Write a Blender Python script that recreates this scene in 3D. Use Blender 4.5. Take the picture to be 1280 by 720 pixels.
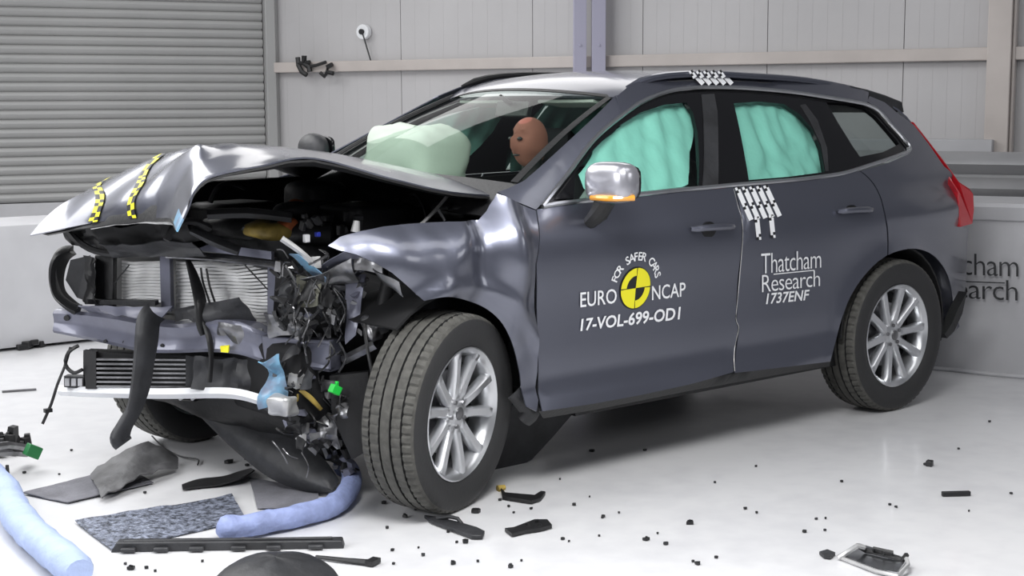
import bpy, bmesh, math, random
from mathutils import Vector, Matrix, noise
from mathutils.geometry import delaunay_2d_cdt
random.seed(7)
SC = bpy.context.scene
for o in list(bpy.data.objects): bpy.data.objects.remove(o)
COL = SC.collection
R = math.radians

# ------------------------------------------------------------------ camera
CX, CY, CZ = -2.945, -4.96, 1.488
YAW, PIT, ROL, FPX = .6988, .1284, -.005, 1800.
Fv = Vector((math.sin(YAW)*math.cos(PIT), math.cos(YAW)*math.cos(PIT), -math.sin(PIT)))
R0 = Vector((math.cos(YAW), -math.sin(YAW), 0)); U0 = R0.cross(Fv)
Rv = R0*math.cos(ROL)+U0*math.sin(ROL); Uv = -R0*math.sin(ROL)+U0*math.cos(ROL)
CAM = Vector((CX, CY, CZ))
cd = bpy.data.cameras.new('camera'); cam = bpy.data.objects.new('camera', cd); COL.objects.link(cam)
cd.sensor_width = 36; cd.lens = 36*FPX/1280; cd.clip_start = .05
cam.matrix_world = Matrix(((Rv.x, Uv.x, -Fv.x, CX), (Rv.y, Uv.y, -Fv.y, CY), (Rv.z, Uv.z, -Fv.z, CZ), (0, 0, 0, 1)))
SC.camera = cam

# ------------------------------------------------------------------ world, lights, exposure
wd = bpy.data.worlds.new('world'); SC.world = wd; wd.use_nodes = True
bgn = wd.node_tree.nodes['Background']; bgn.inputs[0].default_value = (.80, .83, .92, 1); bgn.inputs[1].default_value = .12
def area(name, loc, target, sx, sy, power, col=(1, 1, 1)):
    l = bpy.data.lights.new(name, 'AREA'); l.shape = 'RECTANGLE'; l.size = sx; l.size_y = sy; l.energy = power; l.color = col
    o = bpy.data.objects.new(name, l); COL.objects.link(o); o.location = loc
    o.rotation_euler = (Vector(target)-Vector(loc)).to_track_quat('-Z', 'Y').to_euler(); return o
area('ceiling_light_bank', (-2.3, 1.9, 4.6), (-2.3, 1.89, 0), 4.6, 4.4, 215, (1, 1, 1))
area('bonnet_reflection_fill', (4.0, 3.4, 4.2), (-.4, 1.0, 1.8), 4.6, 1.9, 44, (1, .99, .98))  # unseen light panel added for white reflections on the bonnet top
area('bonnet_nose_fill', (-1.6, 5.3, 4.2), (-1.6, 1.0, 2.2), 6.5, 2.6, 170, (1, 1, 1))  # added light panel, no window known there, brightens the bonnet nose
area('softbox_front', (-5.6, -.9, 2.6), (-.4, -.4, .7), 2.6, 1.6, 115, (.97, .98, 1))
area('near_floor_fill', (-.8, -2.5, 2.9), (-.6, -2.1, 0), 1.5, .9, 96, (1, 1, 1))  # lamp added low overhead to brighten the near floor
area('pillar_highlight_fill', (2.2, -3.2, 4.8), (2.0, -2.9, 0), 2.6, 1.6, 22, (1, 1, 1))  # lamp added for a highlight on the windscreen pillar
area('wing_highlight_fill', (.3, -2.5, 4.8), (.3, -2.3, 0), 1.8, .9, 16, (1, 1, 1))  # unseen lamp added for a highlight along the front wing top
area('door_reflection_fill', (3.1, -6.2, 3.3), (.6, -1.0, 1.0), 2.4, 1.5, 30, (1, 1, 1))  # unseen panel added to reflect in the upper front door
VS = SC.view_settings; VS.view_transform = 'Standard'; VS.look = 'None'; VS.gamma = 1; VS.use_curve_mapping = False; VS.exposure = .36

# ------------------------------------------------------------------ pixel -> real place
def ray(px, py): return Fv*FPX + Rv*(px-640) - Uv*(py-360)
def PL(px, py, ax, val):
    d = ray(px, py); t = (val-CAM[ax])/d[ax]; return CAM+d*t
def PY(px, py, y): return PL(px, py, 1, y)
def PZ(px, py, z=0.): return PL(px, py, 2, z)
def PV(px, py, a, b):                     # onto the vertical plane through floor points a, b
    a = Vector(a); n = Vector((b[1]-a[1], -(b[0]-a[0]), 0)); d = ray(px, py)
    t = (Vector((a[0], a[1], 0))-CAM).dot(n)/d.dot(n); return CAM+d*t
def AT(px, py, dep): return CAM+ray(px, py)/FPX*dep

# ------------------------------------------------------------------ materials
def mat(name, col, rough=.5, metal=0., coat=0., bump=0., bscale=40., var=0., vscale=6., alpha=1., emit=None, spec=.5, sheen=0., vcol=None, stretch=None):
    m = bpy.data.materials.new(name); m.use_nodes = True; nt = m.node_tree; b = nt.nodes['Principled BSDF']
    b.inputs['Base Color'].default_value = (*col, 1); b.inputs['Roughness'].default_value = rough; b.inputs['Metallic'].default_value = metal
    b.inputs['Coat Weight'].default_value = coat; b.inputs['Coat Roughness'].default_value = .12 if name.startswith('grey_blue') else .05; b.inputs['Specular IOR Level'].default_value = spec
    b.inputs['Sheen Weight'].default_value = sheen
    tc = nt.nodes.new('ShaderNodeTexCoord'); mp = nt.nodes.new('ShaderNodeMapping'); nt.links.new(tc.outputs['Object'], mp.inputs[0])
    if stretch: mp.inputs['Scale'].default_value = stretch
    if var:
        n = nt.nodes.new('ShaderNodeTexNoise'); n.inputs['Scale'].default_value = vscale; n.inputs['Detail'].default_value = 6
        nt.links.new(mp.outputs[0], n.inputs['Vector'])
        r = nt.nodes.new('ShaderNodeValToRGB'); nt.links.new(n.outputs['Fac'], r.inputs[0])
        c2 = vcol or [max(0, c*(1-var)) for c in col]
        r.color_ramp.elements[0].position = .35; r.color_ramp.elements[1].position = .65
        r.color_ramp.elements[0].color = (*c2, 1); r.color_ramp.elements[1].color = (*col, 1)
        nt.links.new(r.outputs[0], b.inputs['Base Color'])
    if bump:
        n = nt.nodes.new('ShaderNodeTexNoise'); n.inputs['Scale'].default_value = bscale; n.inputs['Detail'].default_value = 4
        nt.links.new(mp.outputs[0], n.inputs['Vector'])
        bp = nt.nodes.new('ShaderNodeBump'); bp.inputs['Strength'].default_value = bump; bp.inputs['Distance'].default_value = .01
        nt.links.new(n.outputs['Fac'], bp.inputs['Height']); nt.links.new(bp.outputs[0], b.inputs['Normal'])
    if emit: b.inputs['Emission Color'].default_value = (*emit[0], 1); b.inputs['Emission Strength'].default_value = emit[1]
    return m
def glassmat(name, tint, refl=.015, rough=.02):
    m = bpy.data.materials.new(name); m.use_nodes = True; nt = m.node_tree; nt.nodes.clear()
    o = nt.nodes.new('ShaderNodeOutputMaterial'); t = nt.nodes.new('ShaderNodeBsdfTransparent'); t.inputs[0].default_value = (*tint, 1)
    g = nt.nodes.new('ShaderNodeBsdfGlossy'); g.inputs['Roughness'].default_value = rough
    lw = nt.nodes.new('ShaderNodeLayerWeight'); lw.inputs[0].default_value = .5; pw = nt.nodes.new('ShaderNodeMath'); pw.operation = 'POWER'; pw.inputs[1].default_value = 4.; nt.links.new(lw.outputs['Facing'], pw.inputs[0]); fr = nt.nodes.new('ShaderNodeMath'); fr.operation = 'MULTIPLY_ADD'; fr.inputs[1].default_value = .5; fr.inputs[2].default_value = refl; nt.links.new(pw.outputs[0], fr.inputs[0])
    mx = nt.nodes.new('ShaderNodeMixShader'); nt.links.new(fr.outputs[0], mx.inputs[0]); nt.links.new(t.outputs[0], mx.inputs[1]); nt.links.new(g.outputs[0], mx.inputs[2])
    nt.links.new(mx.outputs[0], o.inputs[0]); return m
M = {}
M['paint'] = mat('grey_blue_metallic_paint', (.135, .142, .182), .35, .8, 1.0)
M['black'] = mat('black_plastic', (.012, .012, .013), .45, 0, bump=.15, bscale=60)
M['gloss_black'] = mat('gloss_black', (.006, .006, .007), .12, 0)
M['dark'] = mat('dark_grey_plastic', (.035, .036, .04), .5, var=.5, vscale=9, bump=.3, bscale=30)
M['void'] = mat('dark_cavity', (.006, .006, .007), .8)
M['rubber'] = mat('tyre_rubber', (.022, .022, .023), .62, bump=.1, bscale=90)
M['tread'] = mat('tyre_tread_rubber', (.085, .083, .075), .75, var=.35, vscale=30, bump=.2, bscale=90)
M['silver'] = mat('lit_mirror_paint', (.42, .42, .46), .3, .7, .8)  # near mirror cap: front light put into a lighter paint colour
M['alloy'] = mat('silver_alloy', (.62, .63, .65), .28, .85, .3)
M['chrome'] = mat('satin_chrome', (.58, .59, .61), .3, 1.)
M['steel'] = mat('bare_steel', (.30, .30, .31), .35, .9, var=.5, vscale=12, bump=.3, bscale=25)
M['primer'] = mat('painted_steel_lilac', (.16, .165, .215), .38, .35, .3, var=.25, vscale=7)
M['fins'] = mat('radiator_fins', (.92, .92, .92), .45, .0, var=.25, vscale=9)
M['pale'] = mat('pale_aluminium', (.62, .62, .62), .35, .5, var=.3, vscale=10)
M['white'] = mat('white_print', (.85, .86, .88), .5)
M['yellow'] = mat('yellow_print', (.85, .78, .02), .5)
M['ink'] = mat('black_print', (.01, .01, .012), .5)
M['amber'] = mat('amber_lens', (.75, .32, .03), .2, coat=1)
M['red'] = mat('red_lens', (.45, .012, .02), .15, coat=1)
M['mint'] = mat('mint_airbag_cloth', (.36, .76, .66), .75, bump=.25, bscale=25, var=.12, vscale=5)
M['cream'] = mat('pale_airbag_cloth', (.52, .58, .51), .8, bump=.25, bscale=18)
M['bluefoam'] = mat('lilac_blue_foam', (.30, .36, .62), .7, bump=.6, bscale=40, var=.25, vscale=20)
M['paleblue'] = mat('pale_blue_foam', (.40, .49, .74), .75, bump=.5, bscale=45, var=.12, vscale=14)
M['bluemark'] = mat('blue_smear', (.16, .38, .56), .45, .1, var=.6, vscale=16, vcol=(.16, .20, .28))
M['green'] = mat('green_plastic', (.02, .50, .06), .35)
M['dgreen'] = mat('dark_green_plastic', (.02, .16, .05), .4)
M['ochre'] = mat('ochre_plastic', (.45, .32, .07), .6, var=.6, vscale=14)
M['orange'] = mat('orange_plastic', (.50, .13, .04), .6)
M['skin'] = mat('orange_dummy_vinyl', (.24, .085, .06), .8)
M['seat'] = mat('charcoal_seat_cloth', (.05, .05, .055), .85, bump=.2)
M['dash'] = mat('grey_dashboard', (.26, .31, .29), .7, bump=.2, bscale=80)
M['liner'] = mat('light_headliner', (.50, .52, .48), .85)
M['wglass'] = glassmat('windscreen_glass', (.80, .88, .83))
M['sglass'] = glassmat('side_glass', (.80, .90, .87))
M['dglass'] = glassmat('tinted_glass', (.62, .66, .65))
M['sheet'] = mat('grey_undertray_felt', (.20, .20, .225), .8, var=.35, vscale=8, bump=.5, bscale=50)
M['sheet2'] = mat('crumpled_grey_plastic', (.13, .13, .135), .5, var=.5, vscale=10, bump=.8, bscale=14)
M['foil'] = mat('blue_grey_quilted_mat', (.30, .33, .42), .45, .3, var=.85, vscale=55, bump=1., bscale=70)
M['block'] = mat('white_barrier_plastic', (.52, .52, .54), .5, var=.12, vscale=3)
M['shutter'] = mat('grey_shutter', (.42, .42, .415), .45, .1, var=.08, vscale=1.5)
M['wallp'] = mat('grey_wall_panel', (.53, .52, .525), .55, var=.07, vscale=1.2)
M['rail'] = mat('cream_steel_rail', (.56, .51, .48), .5, var=.12, vscale=3)
M['lilac'] = mat('lilac_steel', (.42, .41, .52), .5)
M['armco'] = mat('galvanised_steel', (.40, .40, .41), .45, .4, var=.15, vscale=3)
# floor: pale epoxy paint with faint scuffs
fm = mat('pale_epoxy_floor', (.70, .70, .715), .28, coat=.15); M['floor'] = fm
nt = fm.node_tree; b = nt.nodes['Principled BSDF']; tc = nt.nodes.new('ShaderNodeTexCoord')
n1 = nt.nodes.new('ShaderNodeTexNoise'); n1.inputs['Scale'].default_value = .9; n1.inputs['Detail'].default_value = 5
n2 = nt.nodes.new('ShaderNodeTexNoise'); n2.inputs['Scale'].default_value = 9; n2.inputs['Detail'].default_value = 8
nt.links.new(tc.outputs['Object'], n1.inputs[0]); nt.links.new(tc.outputs['Object'], n2.inputs[0])
mxn = nt.nodes.new('ShaderNodeMix'); mxn.inputs[0].default_value = .4; nt.links.new(n1.outputs[0], mxn.inputs[2]); nt.links.new(n2.outputs[0], mxn.inputs[3])
rp = nt.nodes.new('ShaderNodeValToRGB'); rp.color_ramp.elements[0].position = .3; rp.color_ramp.elements[0].color = (.58, .58, .60, 1)
rp.color_ramp.elements[1].position = .55; rp.color_ramp.elements[1].color = (.70, .70, .71, 1)
nt.links.new(mxn.outputs[0], rp.inputs[0]); nt.links.new(rp.outputs[0], b.inputs['Base Color'])
bp = nt.nodes.new('ShaderNodeBump'); bp.inputs['Strength'].default_value = .05; nt.links.new(n2.outputs[0], bp.inputs['Height']); nt.links.new(bp.outputs[0], b.inputs['Normal'])

# ------------------------------------------------------------------ mesh helpers
class MB:
    def __init__(s): s.v = []; s.f = []; s.m = []
    def add(s, vs, fs, mi=0):
        k = len(s.v); s.v += [Vector(p) for p in vs]; s.f += [[i+k for i in f] for f in fs]; s.m += [mi]*len(fs); return s
    def box(s, c, sz, rot=None, mi=0, taper=1.):
        c = Vector(c); hx, hy, hz = [a/2 for a in sz]
        vs = [Vector((x*hx*(taper if z > 0 else 1), y*hy*(taper if z > 0 else 1), z*hz)) for z in (-1, 1) for y in (-1, 1) for x in (-1, 1)]
        if rot is not None: vs = [rot @ p for p in vs]
        return s.add([c+p for p in vs], [(0, 2, 3, 1), (4, 5, 7, 6), (0, 1, 5, 4), (2, 6, 7, 3), (0, 4, 6, 2), (1, 3, 7, 5)], mi)
    def tube(s, pts, r, seg=8, mi=0, cap=True, flat=1.):
        pts = [Vector(p) for p in pts]; n = len(pts); rr = r if isinstance(r, (list, tuple)) else [r]*n
        up = Vector((0, 0, 1)); vs = []
        for i, p in enumerate(pts):
            t = (pts[min(i+1, n-1)]-pts[max(i-1, 0)]).normalized()
            a = t.cross(up);
            if a.length < .05: a = t.cross(Vector((1, 0, 0)))
            a.normalize(); c = a.cross(t).normalized()
            for k in range(seg):
                q = 2*math.pi*k/seg; vs.append(p+a*math.cos(q)*rr[i]+c*math.sin(q)*rr[i]*flat)
        fs = [(i*seg+k, i*seg+(k+1) % seg, (i+1)*seg+(k+1) % seg, (i+1)*seg+k) for i in range(n-1) for k in range(seg)]
        if cap: fs += [tuple(range(seg))[::-1], tuple((n-1)*seg+k for k in range(seg))]
        return s.add(vs, fs, mi)
    def grid(s, rows, mi=0, closed=False):
        n = len(rows[0]); vs = [p for r in rows for p in r]
        fs = [(i*n+j, i*n+(j+1) % n, (i+1)*n+(j+1) % n, (i+1)*n+j) for i in range(len(rows)-1) for j in range(n if closed else n-1)]
        return s.add(vs, fs, mi)
    def prism(s, poly, ext, mi=0):        # planar polygon (3-D) pushed along ext
        n = len(poly); ext = Vector(ext); vs = [Vector(p) for p in poly]+[Vector(p)+ext for p in poly]
        fs = [tuple(range(n))[::-1], tuple(range(n, 2*n))]+[(i, (i+1) % n, n+(i+1) % n, n+i) for i in range(n)]
        return s.add(vs, fs, mi)
def cat(pts, k=5):                        # Catmull-Rom resample
    pts = [Vector(p) for p in pts]
    if len(pts) < 3: return [pts[0].lerp(pts[-1], i/k) for i in range(k+1)]
    out = []
    for i in range(len(pts)-1):
        a = pts[max(i-1, 0)]; b_ = pts[i]; c = pts[i+1]; d = pts[min(i+2, len(pts)-1)]
        for j in range(k):
            t = j/k; out.append(.5*((2*b_)+(c-a)*t+(2*a-5*b_+4*c-d)*t*t+(3*b_-a-3*c+d)*t**3))
    out.append(pts[-1]); return out
def obj(name, mb, m, parent=None, smooth=True, solid=0., bevel=0., soff=-1., angle=35):
    me = bpy.data.meshes.new(name); me.from_pydata([tuple(p) for p in mb.v], [], mb.f)
    for x in (m if isinstance(m, (list, tuple)) else [m]): me.materials.append(M[x] if isinstance(x, str) else x)
    me.polygons.foreach_set('material_index', mb.m); me.update()
    bmm = bmesh.new(); bmm.from_mesh(me); bmesh.ops.remove_doubles(bmm, verts=bmm.verts, dist=1e-6)
    bmm.to_mesh(me); bmm.free()
    if smooth:
        me.polygons.foreach_set('use_smooth', [True]*len(me.polygons))
        try: me.set_sharp_from_angle(angle=R(angle))
        except Exception: pass
    o = bpy.data.objects.new(name, me); COL.objects.link(o)
    if parent is not None: o.parent = parent; o.matrix_parent_inverse = Matrix()
    if solid:
        md = o.modifiers.new('solid', 'SOLIDIFY'); md.thickness = solid; md.offset = soff
        if smooth: md = o.modifiers.new('split', 'EDGE_SPLIT'); md.split_angle = R(max(angle, 45) if angle < 120 else 80)
    if bevel: md = o.modifiers.new('bevel', 'BEVEL'); md.width = bevel; md.segments = 2; md.limit_method = 'ANGLE'
    return o
def tag(o, label, catg=None, group=None, kind=None):
    if label: o['label'] = label
    if catg: o['category'] = catg
    if group: o['group'] = group
    if kind: o['kind'] = kind
    return o
def empty(name, loc, label, catg, group=None, rz=0):
    o = bpy.data.objects.new(name, None); COL.objects.link(o); o.location = loc; o.rotation_euler = (0, 0, rz); o.empty_display_size = .2
    return tag(o, label, catg, group)
def struct(name, mb, m, parent=None, **k):
    o = obj(name, mb, m, parent, **k)
    if parent is None: o['kind'] = 'structure'
    return o
def copy(o, parent=None):
    c = o.copy(); COL.objects.link(c); c.parent = parent
    for ch in o.children: copy(ch, c)
    return c

# ================================================================== SETTING
struct('floor', MB().box((1, 0, -.05), (22, 22, .1)), 'floor', smooth=False)
# wall with the roller shutter
SA, SB = AT(0, 255, 11.3), AT(341, 180, 12.2)
sdir = Vector((SB.x-SA.x, SB.y-SA.y, 0)).normalized(); snor = Vector((sdir.y, -sdir.x, 0))     # towards the viewer
def shp(s, z, out=0.): return Vector((SB.x, SB.y, 0))+sdir*s+snor*out+Vector((0, 0, z))
srot = Matrix(((sdir.x, -snor.x, 0), (sdir.y, -snor.y, 0), (0, 0, 1)))
wl = MB(); wl.box(shp(-3.2, 2.0, -.18), (7.0, .1, 4.0), srot); struct('wall_left', wl, 'wallp', smooth=False)
zs0 = PV(0, 255, SA.xy, SB.xy).z
dr = struct('door_1', MB().box(shp(-3.0, 2.0, -.10), (6.0, .02, 4.0), srot), 'void', smooth=False)
ph = 11.62/FPX*11.3
sl = MB(); prof = [(0, .0), (.010, .10), (.022, .3), (.028, .55), (.022, .8), (.008, .93), (-.004, 1.)]
rows = [[shp(s_, 0, -.07)+snor*a+Vector((0, 0, c*ph)) for a, c in prof] for s_ in (-5.2, -.05)]
sl.grid(rows); zc = zs0; base = None; k = 0
while zc < 3.1:
    if base is None: base = obj('slat', sl, 'shutter', dr); o = base
    else: o = bpy.data.objects.new('slat', base.data); COL.objects.link(o); o.parent = dr
    o.location = (0, 0, zc); zc += ph; k += 1
obj('bottom_rail', MB().box(shp(-2.6, zs0-.09, -.05), (5.2, .05, .17), srot), 'block', dr, bevel=.004)
obj('guide_rail', MB().box(shp(.0, 1.9, -.03), (.085, .10, 3.8), srot).box(shp(.06, 1.9, -.06), (.04, .05, 3.8), srot), 'shutter', dr, bevel=.006)
# back wall of pale panels
ddir = Vector((.37, -.93, 0)).normalized(); dnor = Vector((-ddir.y*-1, 0, 0))
dnor = Vector((ddir.y, -ddir.x, 0)); 
if dnor.dot(CAM-SB) < 0: dnor = -dnor
W0 = SB.copy(); W0.z = 0; W0 += sdir*.10
WA, WB = W0, W0+ddir*6
drot = Matrix(((ddir.x, -dnor.x, 0), (ddir.y, -dnor.y, 0), (0, 0, 1)))
def wp(s, z, out=0.): return W0+ddir*s+dnor*out+Vector((0, 0, z))
def ws(px, py=40): p = PV(px, py, WA.xy, WB.xy); return (p-W0).dot(ddir), p.z
wb = struct('wall_back', MB().box(wp(4, 2, -.10), (9, .1, 4.), drot), 'wallp', smooth=False)
edges = [ws(345)[0]-.05]+[ws(x)[0] for x in (500, 665, 803, 959, 1130, 1300, 1480)]
for a, b_ in zip(edges, edges[1:]):
    pm = MB(); pm.box(wp((a+b_)/2, 2, -.03), (b_-a-.005, .04, 4.), drot)
    n = 9
    for q in range(1, n): pm.box(wp(a+(b_-a)*q/n, 2, -.0095), (.006, .001, 4.), drot)
    obj('wall_panel', pm, 'wallp', wb, smooth=False, bevel=.003)
sr, zr = ws(800, 76); _, zr2 = ws(800, 71)
tr = MB(); zr = ws(800, 76)[1]
tr.box(wp(sr+.0, zr, .04), (9, .07, .085), drot); struct('trim_1', tr, 'rail', bevel=.006)
sc_ = ws(1254)[0]
struct('trim_2', MB().box(wp(sc_, 2, .07), (.15, .12, 4.), drot).box(wp(sc_+.085, 2, .05), (.02, .08, 4.), drot), 'rail', bevel=.006)
# lilac steel posts behind the roof
for x0, x1 in ((717, 733), (740, 757)):
    c = AT((x0+x1)/2, 50, 10.6); w = (x1-x0)/FPX*10.6
    rt = Matrix.Rotation(-YAW, 3, 'Z'); p = MB(); p.box((c.x, c.y, 1.9), (w, .04, 3.8), rt)
    p.box(Vector((c.x, c.y, 1.9))+rt @ Vector((-w*.4, .05, 0)), (w*.2, .08, 3.8), rt).box((c.x, c.y, .01), (w, .16, .02), rt)
    for zz in (1.62, 1.9): p.tube([Vector((c.x, c.y, zz))+rt @ Vector((.0, -.03, 0)), Vector((c.x, c.y, zz))+rt @ Vector((0, -.012, 0))], .012, 8)
    o = obj('steel_post', p, 'lilac', bevel=.003)
    tag(o, 'lilac steel post rising behind the car roof, '+('left one of the pair' if x0 < 730 else 'right one of the pair'), 'post', 'lilac posts behind the car')
# left white barrier block(s)
La, Lb = Vector((.2, 3.62, 0)), Vector((1.2, 3.62, 0))
zt = PV(20, 279, La.xy, Lb.xy).z
prof = [(.0, .02), (-.015, .10), (0, .14), (.02, zt-.10), (.06, zt-.02), (.14, zt), (.5, zt), (.5, .02)]
for i, (x0, x1, lab) in enumerate(((-2.2, 2.1, 'white plastic barrier block behind the broken front end, left of frame'), (2.14, 5.2, 'white plastic barrier block hidden mostly behind the car'))):
    q = MB(); n = 14; rows = [[Vector((x0+(x1-x0)*j/n, 3.62+a+.012*math.sin(j*1.7), z)) for a, z in prof] for j in range(n+1)]
    q.grid(rows, closed=True); q.f += [list(range(8))[::-1], list(range(n*8, n*8+8))]; q.m += [0, 0]
    if i == 0: tag(obj('barrier_block', q, 'block'), lab, 'barrier')
# black scraps at the foot of left block
s = MB(); p0 = PZ(38, 434); 
for k in range(7):
    a = PZ(18+k*7, 434-k*1.2); s.box(a+Vector((0, -.13, .02+.01*(k % 3))), (.07, .05, .03+.012*(k % 2)), Matrix.Rotation(k*.7, 3, 'Z'))
tag(obj('rubber_scrap', s, 'black', bevel=.004), 'crumpled black rubber scrap lying at the foot of the left white barrier', 'debris')
# right barrier with lettering
Ra, Rb = Vector((3.97, -.47, 0)), Vector((4.13, -.86, 0)); rdir = (Rb-Ra).normalized(); rnor = Vector((rdir.y, -rdir.x, 0))
if rnor.dot(CAM-Ra) < 0: rnor = -rnor
zt = PV(1240, 254, Ra.xy, Rb.xy).z
def rpt(s, z, out=0.): return Ra+rdir*s+rnor*out+Vector((0, 0, z))
rrot = Matrix(((rdir.x, -rnor.x, 0), (rdir.y, -rnor.y, 0), (0, 0, 1)))
prof = [(.0, .0), (-.01, .12), (-.02, .3), (-.02, zt-.10), (-.0, zt-.09), (.02, zt-.02), (0, zt), (-.6, zt), (-.6, 0)]
q = MB(); n = 60; rows = []
for j in range(n+1):
    s_ = -.35+2.6*j/n; wv = .012*math.sin(s_*9)+.008*math.sin(s_*21+1)
    rows.append([rpt(s_, z, a+(wv if z < zt-.12 and a > -.3 else 0)) for a, z in prof])
q.grid(rows, closed=True); q.f += [list(range(9)), list(range(n*9, n*9+9))[::-1]]; q.m += [0, 0]
rblk = tag(obj('barrier_block', q, 'block'), 'white barrier block with dark lettering behind the car tail', 'barrier')
p = MB(); cbl = [rpt(-.3, .012, .10), rpt(.0, .012, .05), rpt(.4, .012, .10), rpt(1.5, .012, .06)]
p.tube(cat(cbl, 6), .012, 6); tag(obj('floor_cable', p, 'block'), 'thin white cable on the floor along the right barrier', 'cable')
# guard rail and ledge
Ga, Gb = Ra-rnor*.9, Rb-rnor*.9
z0 = PV(1240, 249, Ga.xy, Gb.xy).z; z1 = PV(1240, 191, Ga.xy, Gb.xy).z; h = z1-z0
wprof = [(-.01, 0), (.01, .03), (.06, .16), (.07, .24), (.05, .34), (.0, .46), (.0, .54), (.05, .66), (.07, .76), (.06, .84), (.01, .97), (-.01, 1)]
q = MB(); q.grid([[Ga+rdir*s_+rnor*a+Vector((0, 0, z0+h*c)) for a, c in wprof] for s_ in (-2.5, 0, 3)])
ar = empty('guard_rail', (Ga.x, Ga.y, 0), 'galvanised steel crash guard rail behind the right white barrier', 'guard rail'); iv = Matrix.Translation(-ar.location)
def kid(name, mb, m, parent, **kw):        # child of an Empty, geometry given in world coordinates
    o = obj(name, mb, m, parent, **kw); o.matrix_parent_inverse = parent.matrix_world.inverted() if parent.type == 'MESH' else Matrix.Translation(-parent.location); return o
kid('rail_beam', q, 'armco', ar, solid=.006)
for s_ in (-1.9, -.2, 1.5): kid('post', MB().box(Ga+rdir*s_-rnor*.06+Vector((0, 0, z1/2)), (.10, .10, z1), rrot), 'armco', ar)
s0, zl = ws(1160, 181); s1, _ = ws(1247, 181)
tag(obj('wall_ledge', MB().box(wp((s0+s1)/2-.25, zl, .13), (s1-s0+.5, .12, .085), drot), 'block', bevel=.008), 'white metal ledge fixed to the back wall right of the car', 'ledge')
# gadgets on the wall
a = PV(457, 40, WA.xy, WB.xy)+dnor*.05
so = empty('wall_socket', a, 'small white round wall fitting with a dark centre', 'socket')
kid('plate', MB().tube([a-dnor*.05, a], .06, 16), 'white', so, bevel=.004); kid('centre', MB().tube([a, a+dnor*.02], .022, 12), 'ink', so)
c = PV(460, 50, WA.xy, WB.xy)+dnor*.05; d = PV(468, 77, WA.xy, WB.xy)+dnor*.05; kid('cord', MB().tube([a, c, d], .006, 6), 'dark', so)
def wpx(px, py, o_=.12): return PV(px, py, WA.xy, WB.xy)+dnor*o_
cl = empty('camera_clamp', wpx(400, 82), 'black jointed camera clamp gripping the cream wall rail', 'clamp')
kid('arm', MB().tube([wpx(394, 84), wpx(406, 82), wpx(418, 78)], .014, 8), 'black', cl)
kid('jaw', MB().tube([wpx(383, 72), wpx(384, 82), wpx(388, 90), wpx(394, 94)], .02, 6).tube([wpx(391, 70), wpx(391, 80), wpx(397, 84), wpx(398, 90)], .022, 6).tube([wpx(384, 80), wpx(398, 78)], .018, 6), 'black', cl)
kid('jaw', MB().tube([wpx(426, 81), wpx(420, 84), wpx(419, 90), wpx(427, 92)], .02, 6).tube([wpx(411, 91), wpx(416, 96), wpx(420, 90)], .015, 6), 'black', cl)

# ================================================================== CAR BODY SURFACE
KZ = [(.10, .78), (.20, .84), (.27, .885), (.30, .914), (.325, .932), (.36, .918), (.40, .898), (.42, .895), (.50, .901), (.60, .902), (.72, .908), (.84, .922), (.93, .926), (.99, .918), (1.05, .893), (1.11, .862), (1.16, .838), (1.30, .762), (1.42, .692), (1.50, .640), (1.56, .590), (1.60, .54), (1.64, .45)]
def lerpk(K, t):
    if t <= K[0][0]: return K[0][1]
    for i in range(len(K)-1):
        if t <= K[i+1][0]:
            u = (t-K[i][0])/(K[i+1][0]-K[i][0])
            m0 = (K[i+1][1]-K[max(i-1, 0)][1])/(K[i+1][0]-K[max(i-1, 0)][0])*(K[i+1][0]-K[i][0])
            m1 = (K[min(i+2, len(K)-1)][1]-K[i][1])/(K[min(i+2, len(K)-1)][0]-K[i][0])*(K[i+1][0]-K[i][0])
            return (2*u**3-3*u*u+1)*K[i][1]+(u**3-2*u*u+u)*m0+(3*u*u-2*u**3)*K[i+1][1]+(u**3-u*u)*m1
    return K[-1][1]
RW = (2.865, .365)
def width(x, z):
    w = lerpk(KZ, z)
    if x > 2.6: w -= .155*max(0, (x-2.6)/1.05)**2.4 * (1 if z < 1.1 else .6)
    if x < .25: w -= .16*((.25-x)/.6)**2
    d = math.hypot(x-RW[0], z-RW[1])            # rear arch flare
    if z < .95: w += .022*math.exp(-((d-.40)/.06)**2)
    if 2.2 < x and .75 < z < 1.1: w += .015*math.exp(-((z-.93)/.08)**2)*min(1, (x-2.2)/.5)
    return w
def SP(px, py, off=0., fn=None):
    y = -.92
    for i in range(26):
        p = PY(px, py, y); w = width(p.x, p.z)-off+(fn(p.x, p.z) if fn else 0)
        y = y*.35+(-w)*.65
    return PY(px, py, y)
def inpoly(x, y, P):
    c = False; n = len(P); j = n-1
    for i in range(n):
        if (P[i][1] > y) != (P[j][1] > y) and x < (P[j][0]-P[i][0])*(y-P[i][1])/(P[j][1]-P[i][1])+P[i][0]: c = not c
        j = i
    return c
def dens(P, step):
    out = []
    for i in range(len(P)):
        a = Vector(P[i]); b_ = Vector(P[(i+1) % len(P)]); k = max(1, int((b_-a).length/step))
        out += [a.lerp(b_, j/k) for j in range(k)]
    return out
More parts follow.
